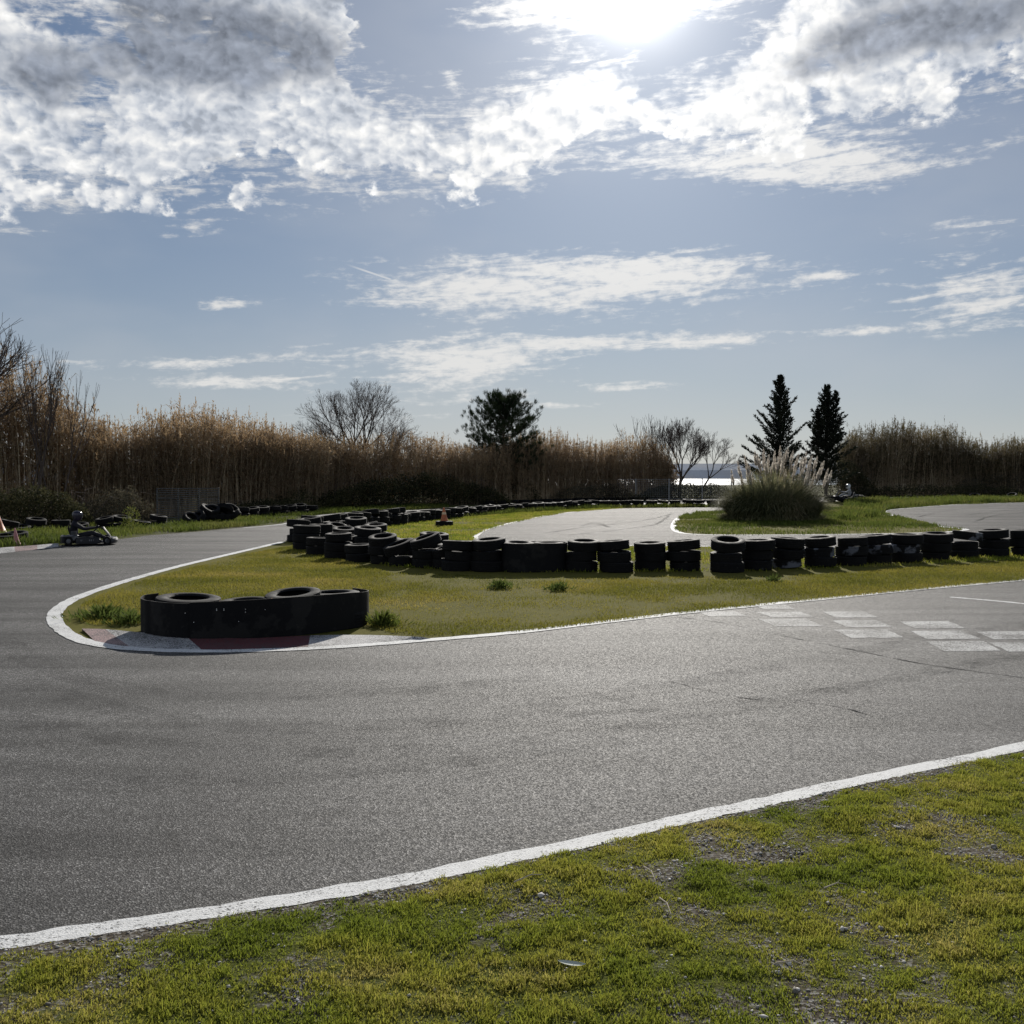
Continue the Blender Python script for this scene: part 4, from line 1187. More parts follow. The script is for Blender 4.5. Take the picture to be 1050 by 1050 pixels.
# ------------------------------------------------------------------ KARTS AND DRIVERS
def wheel(parent, loc, r, w):
    o = MB(); o.lathe([(r * .55, -w / 2), (r * .9, -w / 2), (r, -w * .32), (r, w * .32), (r * .9, w / 2), (r * .55, w / 2), (r * .5, 0)], 20, Matrix.Rotation(R(90), 4, 'X'), 0, True)
    t = o.build('wheel', M['rubber'], parent, True); t.location = loc
    m_ = MB(); m_.lathe([(0, -w * .3), (r * .2, -w * .34), (r * .5, -w * .3), (r * .54, 0), (r * .5, w * .3), (r * .2, w * .34), (0, w * .3)], 16, Matrix.Rotation(R(90), 4, 'X'))
    m_.build('rim', M['steel'], t, True)
def make_kart(label, loc, rz, s, decal=True, back=0.0):
    k = thing('go_kart', label, 'go-kart', loc, rz); k.scale = (s, s, s * 1.12)
    mb = MB(); mb.box((0, 0, .07), (1.5, .62, .025), None, 0, .01)
    for yy in (-.3, .3): mb.tube([(-.82, yy, .10), (.2, yy, .09), (.72, yy * .8, .10)], .018, 8)
    for xx in (-.7, -.2, .4): mb.tube([(xx, -.32, .09), (xx, .32, .09)], .016, 8)
    mb.tube([(-.62, -.62, .14), (-.62, .62, .14)], .02, 8); mb.tube([(.55, -.52, .13), (.55, .52, .13)], .016, 8)
    mb.build('chassis', M['steel'], k, True)
    for sg in (-1, 1):
        mb = MB(); rings = []
        for xx, hh, ww, z0 in [(-.44, .05, .10, .09), (-.40, .17, .22, .06), (-.1, .21, .24, .05), (.22, .19, .22, .05), (.34, .12, .16, .06), (.37, .05, .09, .09)]:
            c = .46
            rings.append([(xx, sg * (c - ww / 2), z0), (xx, sg * (c + ww / 2), z0), (xx, sg * (c + ww / 2), z0 + hh * .65), (xx, sg * (c + ww / 3), z0 + hh), (xx, sg * (c - ww / 3), z0 + hh), (xx, sg * (c - ww / 2), z0 + hh * .6)])
        mb.loft(rings); o = mb.build('side_pod', M['kart_black'], k, True)
        if decal:
            mb = MB()
            for j in range(7): mb.box((-.24 + j * .062, sg * .574, .155), (.04 if j % 3 else .026, .006, .05), None, 0)
            mb.build('lettering', M['decal'], o)
    mb = MB(); rings = []
    for yy, xx, hh, dd in [(-.56, .62, .13, .10), (-.5, .72, .17, .18), (-.25, .84, .18, .26), (0, .88, .19, .30), (.25, .84, .18, .26), (.5, .72, .17, .18), (.56, .62, .13, .10)]:
        rings.append([(xx - dd, yy, .06), (xx, yy, .05), (xx + .03, yy, .05 + hh * .5), (xx - .02, yy, .05 + hh * .9), (xx - dd * .6, yy, .05 + hh), (xx - dd, yy, .05 + hh * .8)])
    mb.loft(rings); mb.build('front_bumper', M['kart_grey'], k, True)
    mb = MB(); rings = []
    for z, x0, hw in [(.20, .62, .13), (.30, .56, .15), (.42, .46, .14), (.50, .40, .10)]:
        rings.append([(x0, -hw, z), (x0 + .06, -hw * .5, z + .02), (x0 + .07, 0, z + .02), (x0 + .06, hw * .5, z + .02), (x0, hw, z), (x0 - .015, 0, z)])
    mb.loft(rings); mb.build('front_fairing', M['kart_grey'], k, True)
    mb = MB(); rings = []
    for yy in (-.62, -.5, 0, .5, .62):
        xx = -.86 if abs(yy) < .6 else -.80
        rings.append([(xx, yy, .09), (xx + .07, yy, .09), (xx + .07, yy, .27), (xx, yy, .27)])
    mb.loft(rings); mb.build('rear_bumper', M['kart_black'], k, True)
    wheel(k, (-.62, -.52, .14), .14, .20); wheel(k, (-.62, .52, .14), .14, .20); wheel(k, (.55, -.50, .13), .13, .13); wheel(k, (.55, .50, .13), .13, .13)
    mb = MB(); rings = []
    for xx, z, hw, th in [(.12, .14, .16, .02), (-.08, .10, .20, .02), (-.24, .13, .21, .02), (-.34, .30, .21, .02), (-.42, .50, .17, .02)]:
        xx -= back
        rings.append([(xx, -hw, z + .10), (xx, -hw * .7, z), (xx, 0, z - .01), (xx, hw * .7, z), (xx, hw, z + .10), (xx - .03, hw * .75, z - .02), (xx - .03, 0, z - .035), (xx - .03, -hw * .75, z - .02)])
    mb.loft(rings); mb.build('seat', M['kart_black'], k, True)
    mb = MB()
    Mw = Matrix.Translation((.30 - back * .4, 0, .46)) @ Matrix.Rotation(R(-48), 4, 'Y')
    mb.lathe([(.125 + .014 * math.cos(t * math.pi / 4), .014 * math.sin(t * math.pi / 4)) for t in range(8)], 20, Mw, 0, True)
    mb.tube([(.30 - back * .4, 0, .46), (.52, 0, .16)], .012, 8)
    for a_ in (0, 120, 240): mb.tube([Mw @ Vector((0, 0, 0)), Mw @ Vector((.125 * math.cos(R(a_)), .125 * math.sin(R(a_)), 0))], .008, 6)
    mb.build('steering_wheel', M['kart_black'], k, True)
    mb = MB(); mb.box((-.45, -.34, .22), (.26, .18, .18), None, 0, .02)
    for j in range(5): mb.box((-.45, -.34, .325 + j * .022), (.2, .15, .009), None, 0)
    mb.tube([(-.36, -.34, .25), (-.5, -.46, .28), (-.78, -.46, .28)], .03, 10)
    mb.build('engine', M['steel'], k, True)
    return k
def make_driver(label, loc, rz, s, helmet, suit, lean=0.0):
    t = thing('person', label, 'person', loc, rz); t.scale = (s, s, s)
    J = {'pel': ((-.20, 0, .24), .14), 'waist': ((-.23, 0, .36), .135), 'chest': ((-.22, 0, .55), .16), 'neck': ((-.17, 0, .69), .065), 'head': ((-.13, 0, .76), .075)}
    E = [('pel', 'waist'), ('waist', 'chest'), ('chest', 'neck'), ('neck', 'head')]
    for sg, n_ in ((-1, 'r'), (1, 'l')):
        J['sh' + n_] = ((-.20, sg * .19, .62), .075); J['el' + n_] = ((.00, sg * .26, .47), .052); J['wr' + n_] = ((.22, sg * .14, .50), .036); J['hd' + n_] = ((.28, sg * .125, .51), .034)
        J['hip' + n_] = ((-.16, sg * .09, .22), .095); J['kn' + n_] = ((.20, sg * .13, .36), .07); J['an' + n_] = ((.50, sg * .16, .17), .045); J['toe' + n_] = ((.62, sg * .16, .20), .038)
        E += [('chest', 'sh' + n_), ('sh' + n_, 'el' + n_), ('el' + n_, 'wr' + n_), ('wr' + n_, 'hd' + n_), ('pel', 'hip' + n_), ('hip' + n_, 'kn' + n_), ('kn' + n_, 'an' + n_), ('an' + n_, 'toe' + n_)]
    import bmesh
    for q in list(J):
        if q[:2] in ('pe', 'wa', 'ch', 'ne', 'he', 'sh', 'hi'): J[q] = ((J[q][0][0] - lean, J[q][0][1], J[q][0][2]), J[q][1] * (1.12 if lean else 1))
        elif q[:2] in ('el', 'kn'): J[q] = ((J[q][0][0] - lean * .6, J[q][0][1], J[q][0][2]), J[q][1])
        elif q[:2] in ('wr', 'hd'): J[q] = ((J[q][0][0] - lean * .4, J[q][0][1], J[q][0][2]), J[q][1])
    ks = list(J); me = bpy.data.meshes.new('body')
    bm = bmesh.new(); lay = bm.verts.layers.skin.verify()
    bv = {}
    for q in ks:
        bv[q] = bm.verts.new(J[q][0]); bv[q][lay].radius = (J[q][1],) * 2; bv[q][lay].use_root = (q == 'pel')
    for a_, b_ in E: bm.edges.new((bv[a_], bv[b_]))
    bm.to_mesh(me); bm.free()
    me.materials.append(M[suit])
    o = link('body', me, None, t)
    o.modifiers.new('skin', 'SKIN').use_smooth_shade = True
    sb = o.modifiers.new('sub', 'SUBSURF'); sb.levels = 1; sb.render_levels = 2
    for sg in (-1, 1):     # gloves: palm, four curled fingers and a thumb closed on the wheel rim
        g = MB()
        c = Vector((.295 - lean * .4, sg * .125, .515))
        g.box(c, (.05, .03, .075), None, 0, .012)
        for j in range(4):
            zz = c.z + .028 - j * .018; L = (.030, .036, .034, .026)[j]
            g.tube([(c.x + .018, c.y, zz), (c.x + .03 + L * .5, c.y - sg * .012, zz), (c.x + .026 + L * .4, c.y - sg * .036, zz - .004), (c.x + .012, c.y - sg * .042, zz - .006)], [.0095, .009, .008, .007], 6)
        g.tube([(c.x - .012, c.y - sg * .01, c.z + .03), (c.x + .004, c.y - sg * .034, c.z + .042), (c.x + .024, c.y - sg * .042, c.z + .036)], [.011, .010, .008], 6)
        g.build('glove', M[suit], t, True)
    mb = MB()
    Mh = Matrix.Translation((-.11 - lean, 0, .86)) @ Matrix.Rotation(R(6), 4, 'Y') @ Matrix.Diagonal((1.12, .94, 1.05, 1))
    prof = [(.06, -.135), (.095, -.125), (.118, -.08), (.13, -.02), (.134, .03), (.125, .075), (.10, .11), (.06, .132), (.0, .14)]
    mb.lathe(prof, 24, Mh); 
    mb.box((.022, 0, -.075), (.19, .13, .07), Mh, 0, .03)
    h = mb.build('helmet', M[helmet], t, True)
    mb = MB(); vs = []; fs = []
    for zi, (z_, r_) in enumerate([(-.035, .136), (.0, .140), (.035, .140), (.06, .134)]):
        for j in range(13):
            a_ = R(-70 + j * 140 / 12); vs.append((r_ * math.cos(a_), r_ * math.sin(a_), z_))
    for zi in range(3):
        for j in range(12): fs.append((zi * 13 + j, zi * 13 + j + 1, (zi + 1) * 13 + j + 1, (zi + 1) * 13 + j))
    mb.add(vs, fs, 0, Mh); mb.build('visor', M['visor'], h, True)
    return t
kp = P(84, 559.8)
kaz = math.atan2(kp.y, kp.x)
krz = R(22)
kloc = (kp.x, kp.y + .42, .004)
make_kart('low black go-kart rounding the bend on the left with a driver aboard', kloc, krz, .72, True, .20)
make_driver('driver in dark clothes and dark helmet hunched over the wheel of the black kart', kloc, krz, .80, 'helmet_dark', 'suit', .20)
k2 = P(876, 513.2)
make_kart('distant dark go-kart behind the tyre row right of the pampas clump', (k2.x, k2.y + 1.6, .004), R(165), 1.0, False)
make_driver('distant driver in pale overalls and white helmet right of the pampas clump', (k2.x, k2.y + 1.6, .004), R(165), 1.0, 'helmet_white', 'paleoverall')

# ------------------------------------------------------------------ FENCES
pa = P(159, 534.5); pb = P(226, 532.0)
fn = thing('slatted_fence', 'weathered pale slatted fence panel in front of the brown reeds', 'fence', pa.lerp(pb, .5))
O = Vector(fn.location); d = (pb - pa); L = d.length; d.normalize()
for t in (.03, .34, .66, .97):
    q = pa + d * L * t - O
    mb = MB(); mb.box((q.x, q.y + .03, .58), (.05, .05, 1.16), None, 0, .008); mb.build('post', M['pale_wood'], fn)
ang = math.atan2(d.y, d.x)
mb = MB()
for j in range(15):
    mb.box((0, -.02 + random.uniform(-.006, .006), .12 + j * .073), (L * random.uniform(.90, .99), .02, .03), Matrix.Rotation(ang + random.uniform(-.004, .004), 4, 'Z') @ Matrix.Rotation(random.uniform(-.01, .01), 4, 'Y'), 0, .004)
mb.build('slats', M['pale_wood'], fn)
wf = thing('wire_fence', 'thin grey wire mesh fence in front of the middle reeds', 'fence', PD(650, 500, 66).xy.to_3d())
O = Vector(wf.location)
xs_ = [560, 590, 618, 652, 686, 720, 750]
for px in xs_:
    q = PD(px, 500, 66.5); mb = MB(); mb.tube([(q.x - O.x, q.y - O.y, 0), (q.x - O.x, q.y - O.y, 1.35)], .03, 8); mb.build('post', M['post'], wf, True)
mb = MB(); q0 = PD(560, 500, 66.5) - O; q1 = PD(750, 500, 66.5) - O
for z_ in np.arange(.1, 1.31, .12): mb.tube([(q0.x, q0.y - .04, z_), (q1.x, q1.y - .04, z_)], .005 if .2 < z_ < 1.2 else .009, 4)
for t in np.arange(0, 1.0, .012): mb.tube([(q0.x + (q1.x - q0.x) * t, q0.y - .046, .1), (q0.x + (q1.x - q0.x) * t, q0.y - .046, 1.3)], .004, 4)
mb.build('mesh', M['post'], wf)

# ------------------------------------------------------------------ REEDS
def reeds(name, px_nodes, n_, mat, kind='stuff', depth=3.2, leafn=15, lmul=1.0, seed=1, hvar=.16):
    """px_nodes: (bearing x, distance, height)"""
    r = np.random.default_rng(seed)
    bx = np.array([(q[0] - 525) / FPX for q in px_nodes]); bd = np.array([q[1] for q in px_nodes]); bh = np.array([q[2] for q in px_nodes])
    # uniform along the world length
    wx = bx * bd; s = np.concatenate([[0], np.cumsum(np.hypot(np.diff(wx), np.diff(bd)))])
    u = r.uniform(0, s[-1], n_)
    cx = np.interp(u, s, wx); cy = np.interp(u, s, bd); H = np.interp(u, s, bh)
    dep = r.uniform(0, 1, n_) ** 1.2 * depth
    cl = np.array([cx / cy, np.ones(n_)]); cl /= np.hypot(cl[0], cl[1])
    x = cx + cl[0] * dep + r.normal(0, .12, n_); y = cy + cl[1] * dep + r.normal(0, .12, n_)
    H = H * (1 - np.abs(r.normal(0, hvar, n_))) * (.70 + .30 * vnoise(x * .8, y * .8, seed + 3) + .28 * vnoise(x * 2.2, y * 2.2, seed + 8)) + dep * .06
    H = np.maximum(H, .8)
    la = r.uniform(0, 6.28, n_); lm = np.abs(r.normal(0, .12, n_)) + .02
    top = np.stack([x + np.cos(la) * lm * H, y + np.sin(la) * lm * H, H * (1 - lm * .2)], 1)
    b0 = np.stack([x, y, np.zeros(n_)], 1)
    mid = b0 * .5 + top * .5; mid[:, :2] = b0[:, :2] * .7 + top[:, :2] * .3
    tn = r.uniform(0, 1, n_)
    rad = r.uniform(.007, .014, n_)
    me = seg_mesh(name, np.concatenate([b0, mid]), np.concatenate([mid, top]), np.concatenate([rad, rad * .8]), np.concatenate([rad * .8, rad * .3]), 3, {'tint': np.repeat(np.tile(tn, 2), 6)})
    # leaves
    nl = n_ * leafn
    ci = np.repeat(np.arange(n_), leafn)
    t = np.clip(r.uniform(.12, 1.0, nl) ** .8, 0, 1)
    base = np.where((t < .5)[:, None], b0[ci] + (mid[ci] - b0[ci]) * (t / .5)[:, None], mid[ci] + (top[ci] - mid[ci]) * ((t - .5) / .5)[:, None])
    a = r.uniform(0, 6.28, nl); le = r.uniform(.25, .6, nl) * lmul * (.7 + .5 * (1 - np.abs(t - .6)))
    rise = r.uniform(.1, 1.1, nl)
    out_ = np.stack([np.cos(a), np.sin(a), rise], 1); out_ /= np.linalg.norm(out_, axis=1)[:, None]
    m1 = base + out_ * (le * .5)[:, None]
    o2 = np.stack([np.cos(a), np.sin(a), rise * .2 - r.uniform(.3, 1.3, nl)], 1); o2 /= np.linalg.norm(o2, axis=1)[:, None]
    m2 = m1 + o2 * (le * .5)[:, None]
    w = r.uniform(.012, .026, nl)
    wv = np.stack([-np.sin(a), np.cos(a), r.normal(0, .3, nl)], 1) * w[:, None]
    V = np.stack([base - wv * .5, base + wv * .5, m1 + wv, m1 - wv, m2], 1)
    i = np.arange(nl)[:, None] * 5
    # plumes: feathery tops on part of the canes
    npm = int(n_ * .45); pi_ = r.choice(n_, npm, replace=False)
    k = 16
    pc = np.repeat(pi_, k); tt = r.uniform(0, 1, npm * k)
    pb_ = top[pc] + np.stack([np.zeros(npm * k), np.zeros(npm * k), (tt - .35) * .55], 1)
    pd_ = np.stack([r.normal(0, .35, npm * k), r.normal(0, .35, npm * k), r.uniform(.5, 1.2, npm * k)], 1); pd_ /= np.linalg.norm(pd_, axis=1)[:, None]
    pl_ = r.uniform(.12, .28, npm * k) * (1.15 - tt)
    pw = np.cross(pd_, r.normal(size=(npm * k, 3))); pw = pw / (np.linalg.norm(pw, axis=1)[:, None] + 1e-9) * .012
    PV = np.stack([pb_ - pw * .5, pb_ + pw * .5, pb_ + pd_ * (pl_ * .6)[:, None] + pw, pb_ + pd_ * (pl_ * .6)[:, None] - pw, pb_ + pd_ * pl_[:, None]], 1)
    j = nl * 5 + np.arange(npm * k)[:, None] * 5
    VV = np.concatenate([V.reshape(-1, 3), PV.reshape(-1, 3)])
    q = np.concatenate([i + np.array([[0, 1, 2, 3]]), j + np.array([[0, 1, 2, 3]])]); tr_ = np.concatenate([i + np.array([[3, 2, 4]]), j + np.array([[3, 2, 4]])])
    tnt = np.concatenate([np.repeat(np.clip(tn[ci] * .6 + r.uniform(0, .4, nl), 0, 1), 5), np.repeat(np.clip(.45 + .5 * tn[pc], 0, 1), 5)])
    lme = np_mesh(name, VV, q, tr_, attrs={'tint': tnt})
    root = link(name, lme, M[mat]); tag(root, kind='stuff')
    st = link('canes', me, M['cane'], root); tag(st, kind='stuff')
    return root
r1 = reeds('tall_reeds', [(-60, 37, 5.6), (0, 37, 5.6), (30, 37, 5.2), (60, 37.5, 4.6), (92, 38, 3.9), (120, 39, 3.3), (160, 40, 3.75), (210, 42, 4.15), (245, 43.5, 3.75), (300, 47.5, 3.35), (335, 50, 3.25)], 3400, 'reed', depth=3.8, seed=3)
tag(r1, 'tall dry brown reed bed behind the left bend', 'reeds')
r2 = reeds('dry_reeds', [(320, 50.5, 3.4), (380, 53, 3.2), (440, 55, 3.15), (500, 58, 3.05), (560, 62, 3.5), (600, 65, 3.35), (645, 67, 3.7), (670, 68, 3.6), (690, 69, 2.2)], 3600, 'reed', depth=4.2, seed=5)
tag(r2, 'dry brown reed bed in the middle behind the far straight', 'reeds')
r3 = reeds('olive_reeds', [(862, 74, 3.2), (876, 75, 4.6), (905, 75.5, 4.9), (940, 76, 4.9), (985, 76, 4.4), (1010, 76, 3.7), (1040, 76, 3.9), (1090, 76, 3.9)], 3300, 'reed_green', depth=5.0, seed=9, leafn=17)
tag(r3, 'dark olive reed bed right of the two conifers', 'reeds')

# ------------------------------------------------------------------ BUSHES
def bush(name, label, px0, px1, by, ytop, n_, mat, thick=1.6, leaf=(.05, .12), group=None, bumps=5, stems=True, cat='bush', seed=0):
    """irregular leafy bank between two bearings, standing where by meets the ground"""
    r = np.random.default_rng(100 + seed)
    a = P(px0, by if not isinstance(by, tuple) else by[0]); b = P(px1, by if not isinstance(by, tuple) else by[1])
    c = (a + b) / 2; L = (b - a).length; dist = c.y + thick * .5
    H = HCAM + (HOR - ytop) * dist / FPX
    root = thing(name, label, cat, (c.x, c.y, 0), math.atan2(b.y - a.y, b.x - a.x), group)
    u = r.uniform(-1, 1, n_); v = r.uniform(0, 1, n_) * thick
    prof = np.clip(1 - np.abs(u) ** 3.2, 0, 1) * (.70 + .45 * vnoise(u * bumps + seed * 9.7, v * .8, seed + 50))
    prof *= np.sin(np.clip(v / thick * 1.1 + .18, 0, 1) * math.pi) ** .35
    sh = r.uniform(0, 1, n_) ** .55
    z = sh * prof * H
    C = np.stack([u * L / 2, v, z], 1) + r.normal(0, .05, (n_, 3)); C[:, 2] = np.abs(C[:, 2])
    me = leaf_mesh(name, C, r.uniform(leaf[0], leaf[1], n_), .5, r.uniform(0, 1, n_))
    link('leaves', me, M[mat], root)
    if stems:
        m_ = max(20, int(L * 9)); p0 = np.stack([r.uniform(-.45, .45, m_) * L, r.uniform(.1, .9, m_) * thick, np.zeros(m_)], 1)
        p1 = p0 + np.stack([r.normal(0, .3, m_), r.normal(0, .25, m_), r.uniform(.5, 1.0, m_) * H], 1)
        p2 = p1 + np.stack([r.normal(0, .4, m_), r.normal(0, .3, m_), r.uniform(-.3, .15, m_) * H], 1)
        rr_ = r.uniform(.005, .012, m_)
        link('stems', seg_mesh(name, np.concatenate([p0, p1]), np.concatenate([p1, p2]), np.concatenate([rr_, rr_ * .7]), np.concatenate([rr_ * .7, rr_ * .3]), 3), M['twig'], root)
    return root
bush('bramble_hedge', 'long dark bramble hedge at the foot of the middle reeds behind the far straight', 322, 530, (523.5, 516.8), 487, 26000, 'bramble', 2.2, (.06, .14), None, 9, seed=1)
bush('bramble_bank', 'dark bramble bank behind the driver at the left bend', -40, 100, (544, 541), 496, 14000, 'bramble', 1.8, (.05, .12), None, 7, seed=2)
bush('bramble_bank', 'dark twiggy bramble bank left of the slatted fence panel', 92, 165, (540, 536.5), 500, 8000, 'bramble_dry', 1.5, (.04, .09), None, 6, seed=3)
bush('bramble_heap', 'low dark bramble heap over tyres right of the slatted panel', 240, 332, (530, 525), 510.5, 9000, 'bramble', 1.6, (.05, .10), None, 4, seed=4)
bush('bramble_bank', 'dark bank of brambles behind the bramble heap beside the slatted panel', 222, 335, (528, 523), 497, 9000, 'bramble', 1.5, (.05, .12), None, 6, seed=14)
bush('bramble_mound', 'rounded pale-topped bramble mound right of the pine tree', 566, 664, (515.0, 513.6), 495, 9000, 'bramble_dry', 2.6, (.05, .12), None, 2, seed=5)
bush('scrub', 'dark scrub filling the gap left of the pampas clump below the sea', 655, 770, (513.0, 512.5), 494, 16000, 'bramble', 2.4, (.05, .13), None, 5, seed=6)
bush('bramble_bank', 'dark bramble bank at the foot of the right reeds', 858, 1075, (511, 510), 496, 15000, 'bramble', 2.0, (.06, .13), None, 8, seed=7)
bush('bramble_mound', 'dry grey bramble mound in front of the right reeds at the right edge', 982, 1080, (509.8, 509.6), 480, 8000, 'bramble_dry', 2.2, (.06, .13), None, 3, seed=8)
bush('scrub', 'brown scrub between the conifers and the right reeds', 806, 905, (511.0, 510.4), 470, 20000, 'bramble', 2.2, (.06, .13), None, 2, seed=9)
bush('scrub', 'dark scrub under the pine tree', 478, 560, (517.0, 515.2), 484, 9000, 'bramble', 2.0, (.06, .13), None, 3, seed=10)

# ------------------------------------------------------------------ TREES
def grow(base, d0, length, r0, depth, seed, split=(2, 3), spread=.5, shrink=.74, up=.12, segs=3, wig=.10, shoots=.55, min_len=.12):
    r = random.Random(seed); S = []
    def rec(p, d, L, rad, lev):
        if lev == 0 or L < min_len: return
        k = segs; rr = rad
        for i in range(k):
            d = (d + Vector((r.gauss(0, wig), r.gauss(0, wig), r.gauss(0, wig) + up * .3))).normalized()
            q = p + d * (L / k); r2 = rr * (1 - (1 - shrink) * .8 / k)
            S.append((p.copy(), q.copy(), rr, r2, lev)); p = q; rr = r2
            if lev <= depth - 1 and r.random() < shoots:      # side shoot
                a = d.orthogonal().normalized(); a.rotate(Matrix.Rotation(r.uniform(0, 6.28), 3, d))
                nd = (d + a * r.uniform(.5, 1.0) * (spread / .5)).normalized() + Vector((0, 0, up))
                rec(p.copy(), nd.normalized(), L * r.uniform(.45, .7), rr * .55, lev - 1 if lev < 3 else lev - 2)
        nb = r.randint(*split)
        a0 = r.uniform(0, 6.28)
        for j in range(nb):
            a = d.orthogonal().normalized(); a.rotate(Matrix.Rotation(a0 + j * 6.283 / nb + r.uniform(-.5, .5), 3, d))
            nd = (d + a * math.tan(spread * r.uniform(.55, 1.25))).normalized() + Vector((0, 0, up))
            rec(p.copy(), nd.normalized(), L * r.uniform(shrink - .12, shrink + .08), rr * (.72 if nb > 2 else .78), lev - 1)
    rec(Vector(base), Vector(d0).normalized(), length, r0, depth)
    return S
def bare_tree(name, label, loc, S_list, thick=.03, group=None, tw=.006):
    root = thing(name, label, 'tree', loc, 0, group)
    S = [s for l in S_list for s in l]
    mx_ = max(s[4] for s in S)
    for nm_, sel, sides, mt in (('trunk', [s for s in S if s[2] >= thick], 7, 'bark'), ('crown', [s for s in S if s[2] < thick], 3, 'twig')):
        if not sel: continue
        link(nm_, seg_mesh(nm_, [s[0] for s in sel], [s[1] for s in sel], [max(s[2], tw) for s in sel], [max(s[3], tw * .8) for s in sel], sides), M[mt], root)
    print(name, len(S))
    return root
# the wide bare tree left of centre: crown 310-430, top 385, fork ~455
d_ = 56.0
lc = PD(375, 500, d_); lc.z = 0
Ss = [grow((0, 0, 0), (.02, 0, 1), 2.0, .16, 1, 5, (1, 1), .2)]
fork = Ss[0][-1][1]
for i, (dx, dy, dz, L) in enumerate([(-.95, .1, .8, 1.55), (-.45, -.2, 1, 1.7), (-.12, .3, 1, 1.75), (.22, -.3, 1, 1.75), (.5, .2, .95, 1.6), (1.0, -.1, .62, 1.45), (-.7, -.4, .75, 1.35), (.75, .45, .8, 1.4), (0, -.1, 1, 1.8)]):
    Ss.append(grow(fork - Vector((0, 0, .25 * (i % 3))), (dx, dy, dz), L * .87, .062, 7, 40 + i, (2, 3), .40, .73, .07, 3, .10, .5))
bare_tree('bare_tree', 'wide leafless tree with fan of fine branches rising from the middle reeds', lc, Ss, .022, None, .0042)
# right bare tree 680-748, top 422
d_ = 72.0
lc = PD(697, 505, d_); lc.z = 0
Ss = [grow((0, 0, 0), (.05, 0, 1), 1.5, .12, 1, 9, (1, 1), .2)]
fork = Ss[0][-1][1]
for i, (dx, dy, dz, L) in enumerate([(-.35, .1, 1, 1.35), (.12, -.2, 1, 1.5), (.45, .2, .95, 1.35), (-.6, -.3, .9, 1.1), (.65, -.1, .8, 1.15), (0, .4, 1, 1.4)]):
    Ss.append(grow(fork - Vector((0, 0, .2 * (i % 3))), (dx, dy, dz), L * .86, .055, 7, 70 + i, (2, 3), .36, .72, .12, 3, .10, .7))
bare_tree('bare_tree', 'round-headed leafless tree in front of the sea gap', lc, Ss, .025, None, .006)
lc = PD(713, 505, d_ + 1); lc.z = 0
Ss = [grow((0, 0, 0), (.8, 0, 1), 1.6, .07, 1, 19, (1, 1), .2)]
fork = Ss[0][-1][1]
for i, (dx, dy, dz, L) in enumerate([(.5, .1, 1, 1.2), (.9, -.2, .7, 1.1), (.15, .2, 1, 1.1)]):
    Ss.append(grow(fork, (dx, dy, dz), L * .85, .04, 6, 90 + i, (2, 3), .38, .74, .12, 3, .10))
bare_tree('leaning_tree', 'small leafless tree leaning right across the sea gap', lc, Ss, .022, None, .006)
lc = PD(668, 505, 70); lc.z = 0
Ss = []
for i in range(8):
    Ss.append(grow((random.uniform(-.6, .6), random.uniform(-.3, .3), 0), (random.uniform(-.25, .25), random.uniform(-.2, .2), 1), 1.75, .035, 5, 120 + i, (2, 2), .25, .74, .2, 3, .08))
bare_tree('bare_shrub', 'upright leafless shrub at the right end of the middle reeds', lc, Ss, .06, None, .008)
# left edge: branches entering the frame
lc = Vector((-19.3, 36.0, 0))
Ss = [grow((0, 0, 0), (.0, 0, 1), 2.6, .14, 1, 29, (1, 1), .2)]
fork = Ss[0][-1][1]
for i, (dx, dy, dz, L) in enumerate([(.75, 0, .85, 1.75), (.95, .2, .55, 1.7), (.45, -.2, 1, 1.8), (.1, .2, 1, 1.7), (-.5, 0, 1, 1.6), (.85, -.3, .25, 1.4), (.7, .3, 1.0, 1.7)]):
    Ss.append(grow(fork - Vector((0, 0, .15 * (i % 3))), (dx, dy, dz), L * .9, .075, 6, 140 + i, (2, 2), .36, .76, .10, 3, .10))
bare_tree('bare_tree', 'leafless tree at the left edge reaching over the tall reeds', lc, Ss, .022, None, .007)
for (px, dd, hh, sd, lab) in [(24, 36.5, 1.95, 160, 'upright leafless shrub rising from the tall reeds nearest the left edge'), (52, 37, 1.8, 170, 'upright leafless shrub rising from the tall reeds above the black kart')]:
    lc = PD(px, 520, dd); lc.z = 0
    Ss = [grow((random.uniform(-.5, .5), random.uniform(-.3, .3), 0), (random.uniform(-.22, .28), random.uniform(-.2, .2), 1), hh, .035, 5, sd + i, (2, 2), .22, .76, .25, 3, .07) for i in range(4)]
    bare_tree('bare_shrub', lab, lc, Ss, .06, None, .005)

